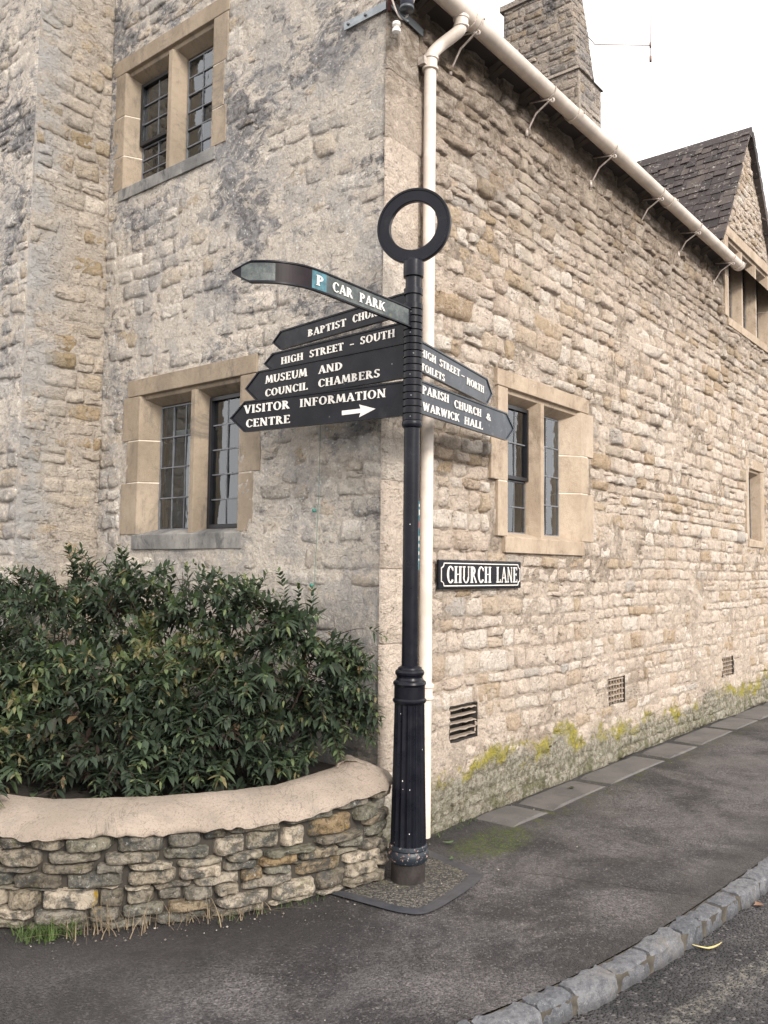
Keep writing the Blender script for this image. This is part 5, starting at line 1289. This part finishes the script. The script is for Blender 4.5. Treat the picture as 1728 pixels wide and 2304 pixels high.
obj('foliage', bv, bf, MAT['leaf'], shrub, True, {'tone': bt}, kind='stuff')
stems.v = [(a + .7, b - 1.2, c - .45) for a, b, c in stems.v]
stems.build('twigs', MAT['bark'], shrub, True, kind='stuff')
tr = MB()
for k in range(16):
    x0, y0 = rng.uniform(-.95, -.3), rng.uniform(.35, 2.6); pts = [(x0, y0, .43)]; d = np.array([rng.normal(-.1, .35), rng.normal(-.1, .4), 1.])
    p = np.array(pts[0])
    for i in range(6): p = p + d / np.linalg.norm(d) * .13; d = d + rng.normal(0, .18, 3); p[0] = min(p[0], -.05); pts.append(tuple(p))
    tr.tube(loc(pts, shrub), [.011, .010, .009, .008, .006, .005, .004], 6)
tr.build('branches', MAT['bark'], shrub, True, kind='stuff')
print('leaves', len(cand), 'planter stones', nst)

# ------------------------------------------------------------------ small ground things
MAT['straw'] = simple('dry_grass', (.24, .185, .12), .9, var=.5, vs=30); MAT['grass'] = simple('green_grass', (.06, .10, .02), .8, var=.5, vs=30)
def blades(name, n_, xs, rad, hgt, mat, seed, lean_=1.2, w_=.003):
    r_ = np.random.default_rng(seed); mb = MB()
    for k in range(n_):
        t0 = r_.random(); x, y = xs[0][0] + (xs[1][0] - xs[0][0]) * t0 + r_.normal(0, rad), xs[0][1] + (xs[1][1] - xs[0][1]) * t0 + r_.normal(0, rad)
        h = hgt * r_.uniform(.35, 1.1); a = r_.uniform(0, 6.28); ln_ = r_.uniform(0, lean_); dx_, dy_ = math.cos(a), math.sin(a); v = []
        for i in range(5):
            u = i / 4; px_ = x + dx_ * h * ln_ * u ** 1.6; py_ = y + dy_ * h * ln_ * u ** 1.6; pz_ = h * (u - .35 * ln_ * u * u); ww = w_ * (1 - u * .85); v += [(px_ - dy_ * ww, py_ + dx_ * ww, max(pz_, .004)), (px_ + dy_ * ww, py_ - dx_ * ww, max(pz_, .004))]
        mb.add(v, [(2 * i, 2 * i + 1, 2 * i + 3, 2 * i + 2) for i in range(4)])
    return mb.build(name, mat)
o = tag(blades('dry_grass', 120, ((-1.74, .33), (-1.02, -.12)), .04, .19, MAT['straw'], 1, 1.7, .0026), 'dry straw-coloured grass at the foot of the planter wall', 'grass'); o['kind'] = 'stuff'
o = tag(blades('green_weeds', 260, ((-1.86, .46), (-1.70, .34)), .035, .075, MAT['grass'], 2, 1.2, .004), 'low green weeds against the foot of the planter wall at the left', 'weeds'); o['kind'] = 'stuff'
o = tag(blades('sparse_grass', 60, ((-1.2, -.05), (-.7, -.22)), .02, .05, MAT['grass'], 3, 1.4, .002), 'sparse green grass blades along the planter wall foot', 'grass'); o['kind'] = 'stuff'
o = tag(blades('wall_foot_grass', 60, ((.40, -.06), (.95, -.05)), .025, .035, MAT['grass'], 4, 1.6, .003), 'short weeds at the foot of the lane wall beside the downpipe', 'weeds'); o['kind'] = 'stuff'
# grit and pebbles
mb = MB(); r_ = random.Random(4)
for k in range(600):
    q = r_.random()
    if q < .45: s_ = r_.uniform(.9, BL - .2); d_ = abs(r_.gauss(0, .10)) + .02; b = bmap(s_, d_, 0); x, y = b[0], b[1]
    elif q < .7: x, y = r_.uniform(.3, 6), -.05 - abs(r_.gauss(0, .15))
    elif q < .85: x, y = r_.gauss(-.2, .3), r_.gauss(-.5, .2)
    else: x, y = r_.uniform(-1.6, 4), r_.uniform(-1.4, -.1)
    s_ = r_.choice([.002, .003, .004, .006]) * r_.uniform(.6, 1.3)
    v = [(x + s_, y, .004), (x - s_ * .6, y + s_ * .9, .004), (x - s_ * .7, y - s_ * .8, .004), (x, y, .004 + s_ * .9)]; mb.add(v, [(0, 1, 3), (1, 2, 3), (2, 0, 3)], tone=r_.random())
t = NT('pebble'); pm = t.fin(t.ramp(t.attr('tone'), [(0, (.10, .09, .08)), (.7, (.16, .14, .12)), (1, (.40, .36, .31))]), .9)
o = mb.build('grit', pm); tag(o, 'loose grit and pebbles scattered on the pavement', 'grit'); o['kind'] = 'stuff'
# fallen leaves
def fallen(name, c, a, L_, w_, mat, z, curl=.01, label='', cat='leaf'):
    ca, sa = math.cos(a), math.sin(a); v = []; n_ = 8
    for i in range(n_ + 1):
        u = i / n_; ww = w_ * math.sin(math.pi * min(1, u * .9 + .05)); xx = (u - .5) * L_; yy = curl * 2.2 * (u - .5) ** 2 * 4; zz = z + .004 + curl * abs(u - .5)
        for s_ in (-1, 0, 1): X, Y = xx, yy + s_ * ww; v.append((c[0] + X * ca - Y * sa, c[1] + X * sa + Y * ca, zz + abs(s_) * ww * .25))
    f = [(3 * i + j, 3 * i + 3 + j, 3 * i + 4 + j, 3 * i + 1 + j) for i in range(n_) for j in range(2)]
    return tag(obj(name, v, f, mat, None, True), label, cat)
fallen('fallen_leaf', (.16, -1.77), R(-48), .17, .009, simple('yellow_leaf', (.52, .44, .20), .6), -.076, .02, 'long curled yellow leaf lying in the road against the kerb')
fallen('fallen_leaf', (.84, -1.80), R(10), .06, .02, simple('brown_leaf', (.20, .11, .07), .7), -.076, .01, 'small brown leaf lying in the road beside the kerb')
fallen('fallen_leaf', (.40, -.20), R(-30), .07, .014, simple('green_leaf', (.08, .14, .05), .5), .006, .008, 'green leaf lying at the foot of the downpipe')
fallen('fallen_leaf', (.18, -.37), R(20), .06, .009, simple('green_leaf2', (.07, .12, .05), .5), .008, .006, 'green leaf lying on the tar band beside the post')
fallen('fallen_leaf', (2.02, -.17), R(5), .06, .018, simple('dark_leaf', (.03, .035, .015), .7), .014, .008, 'dark dead leaf lying on the grey flagstones')
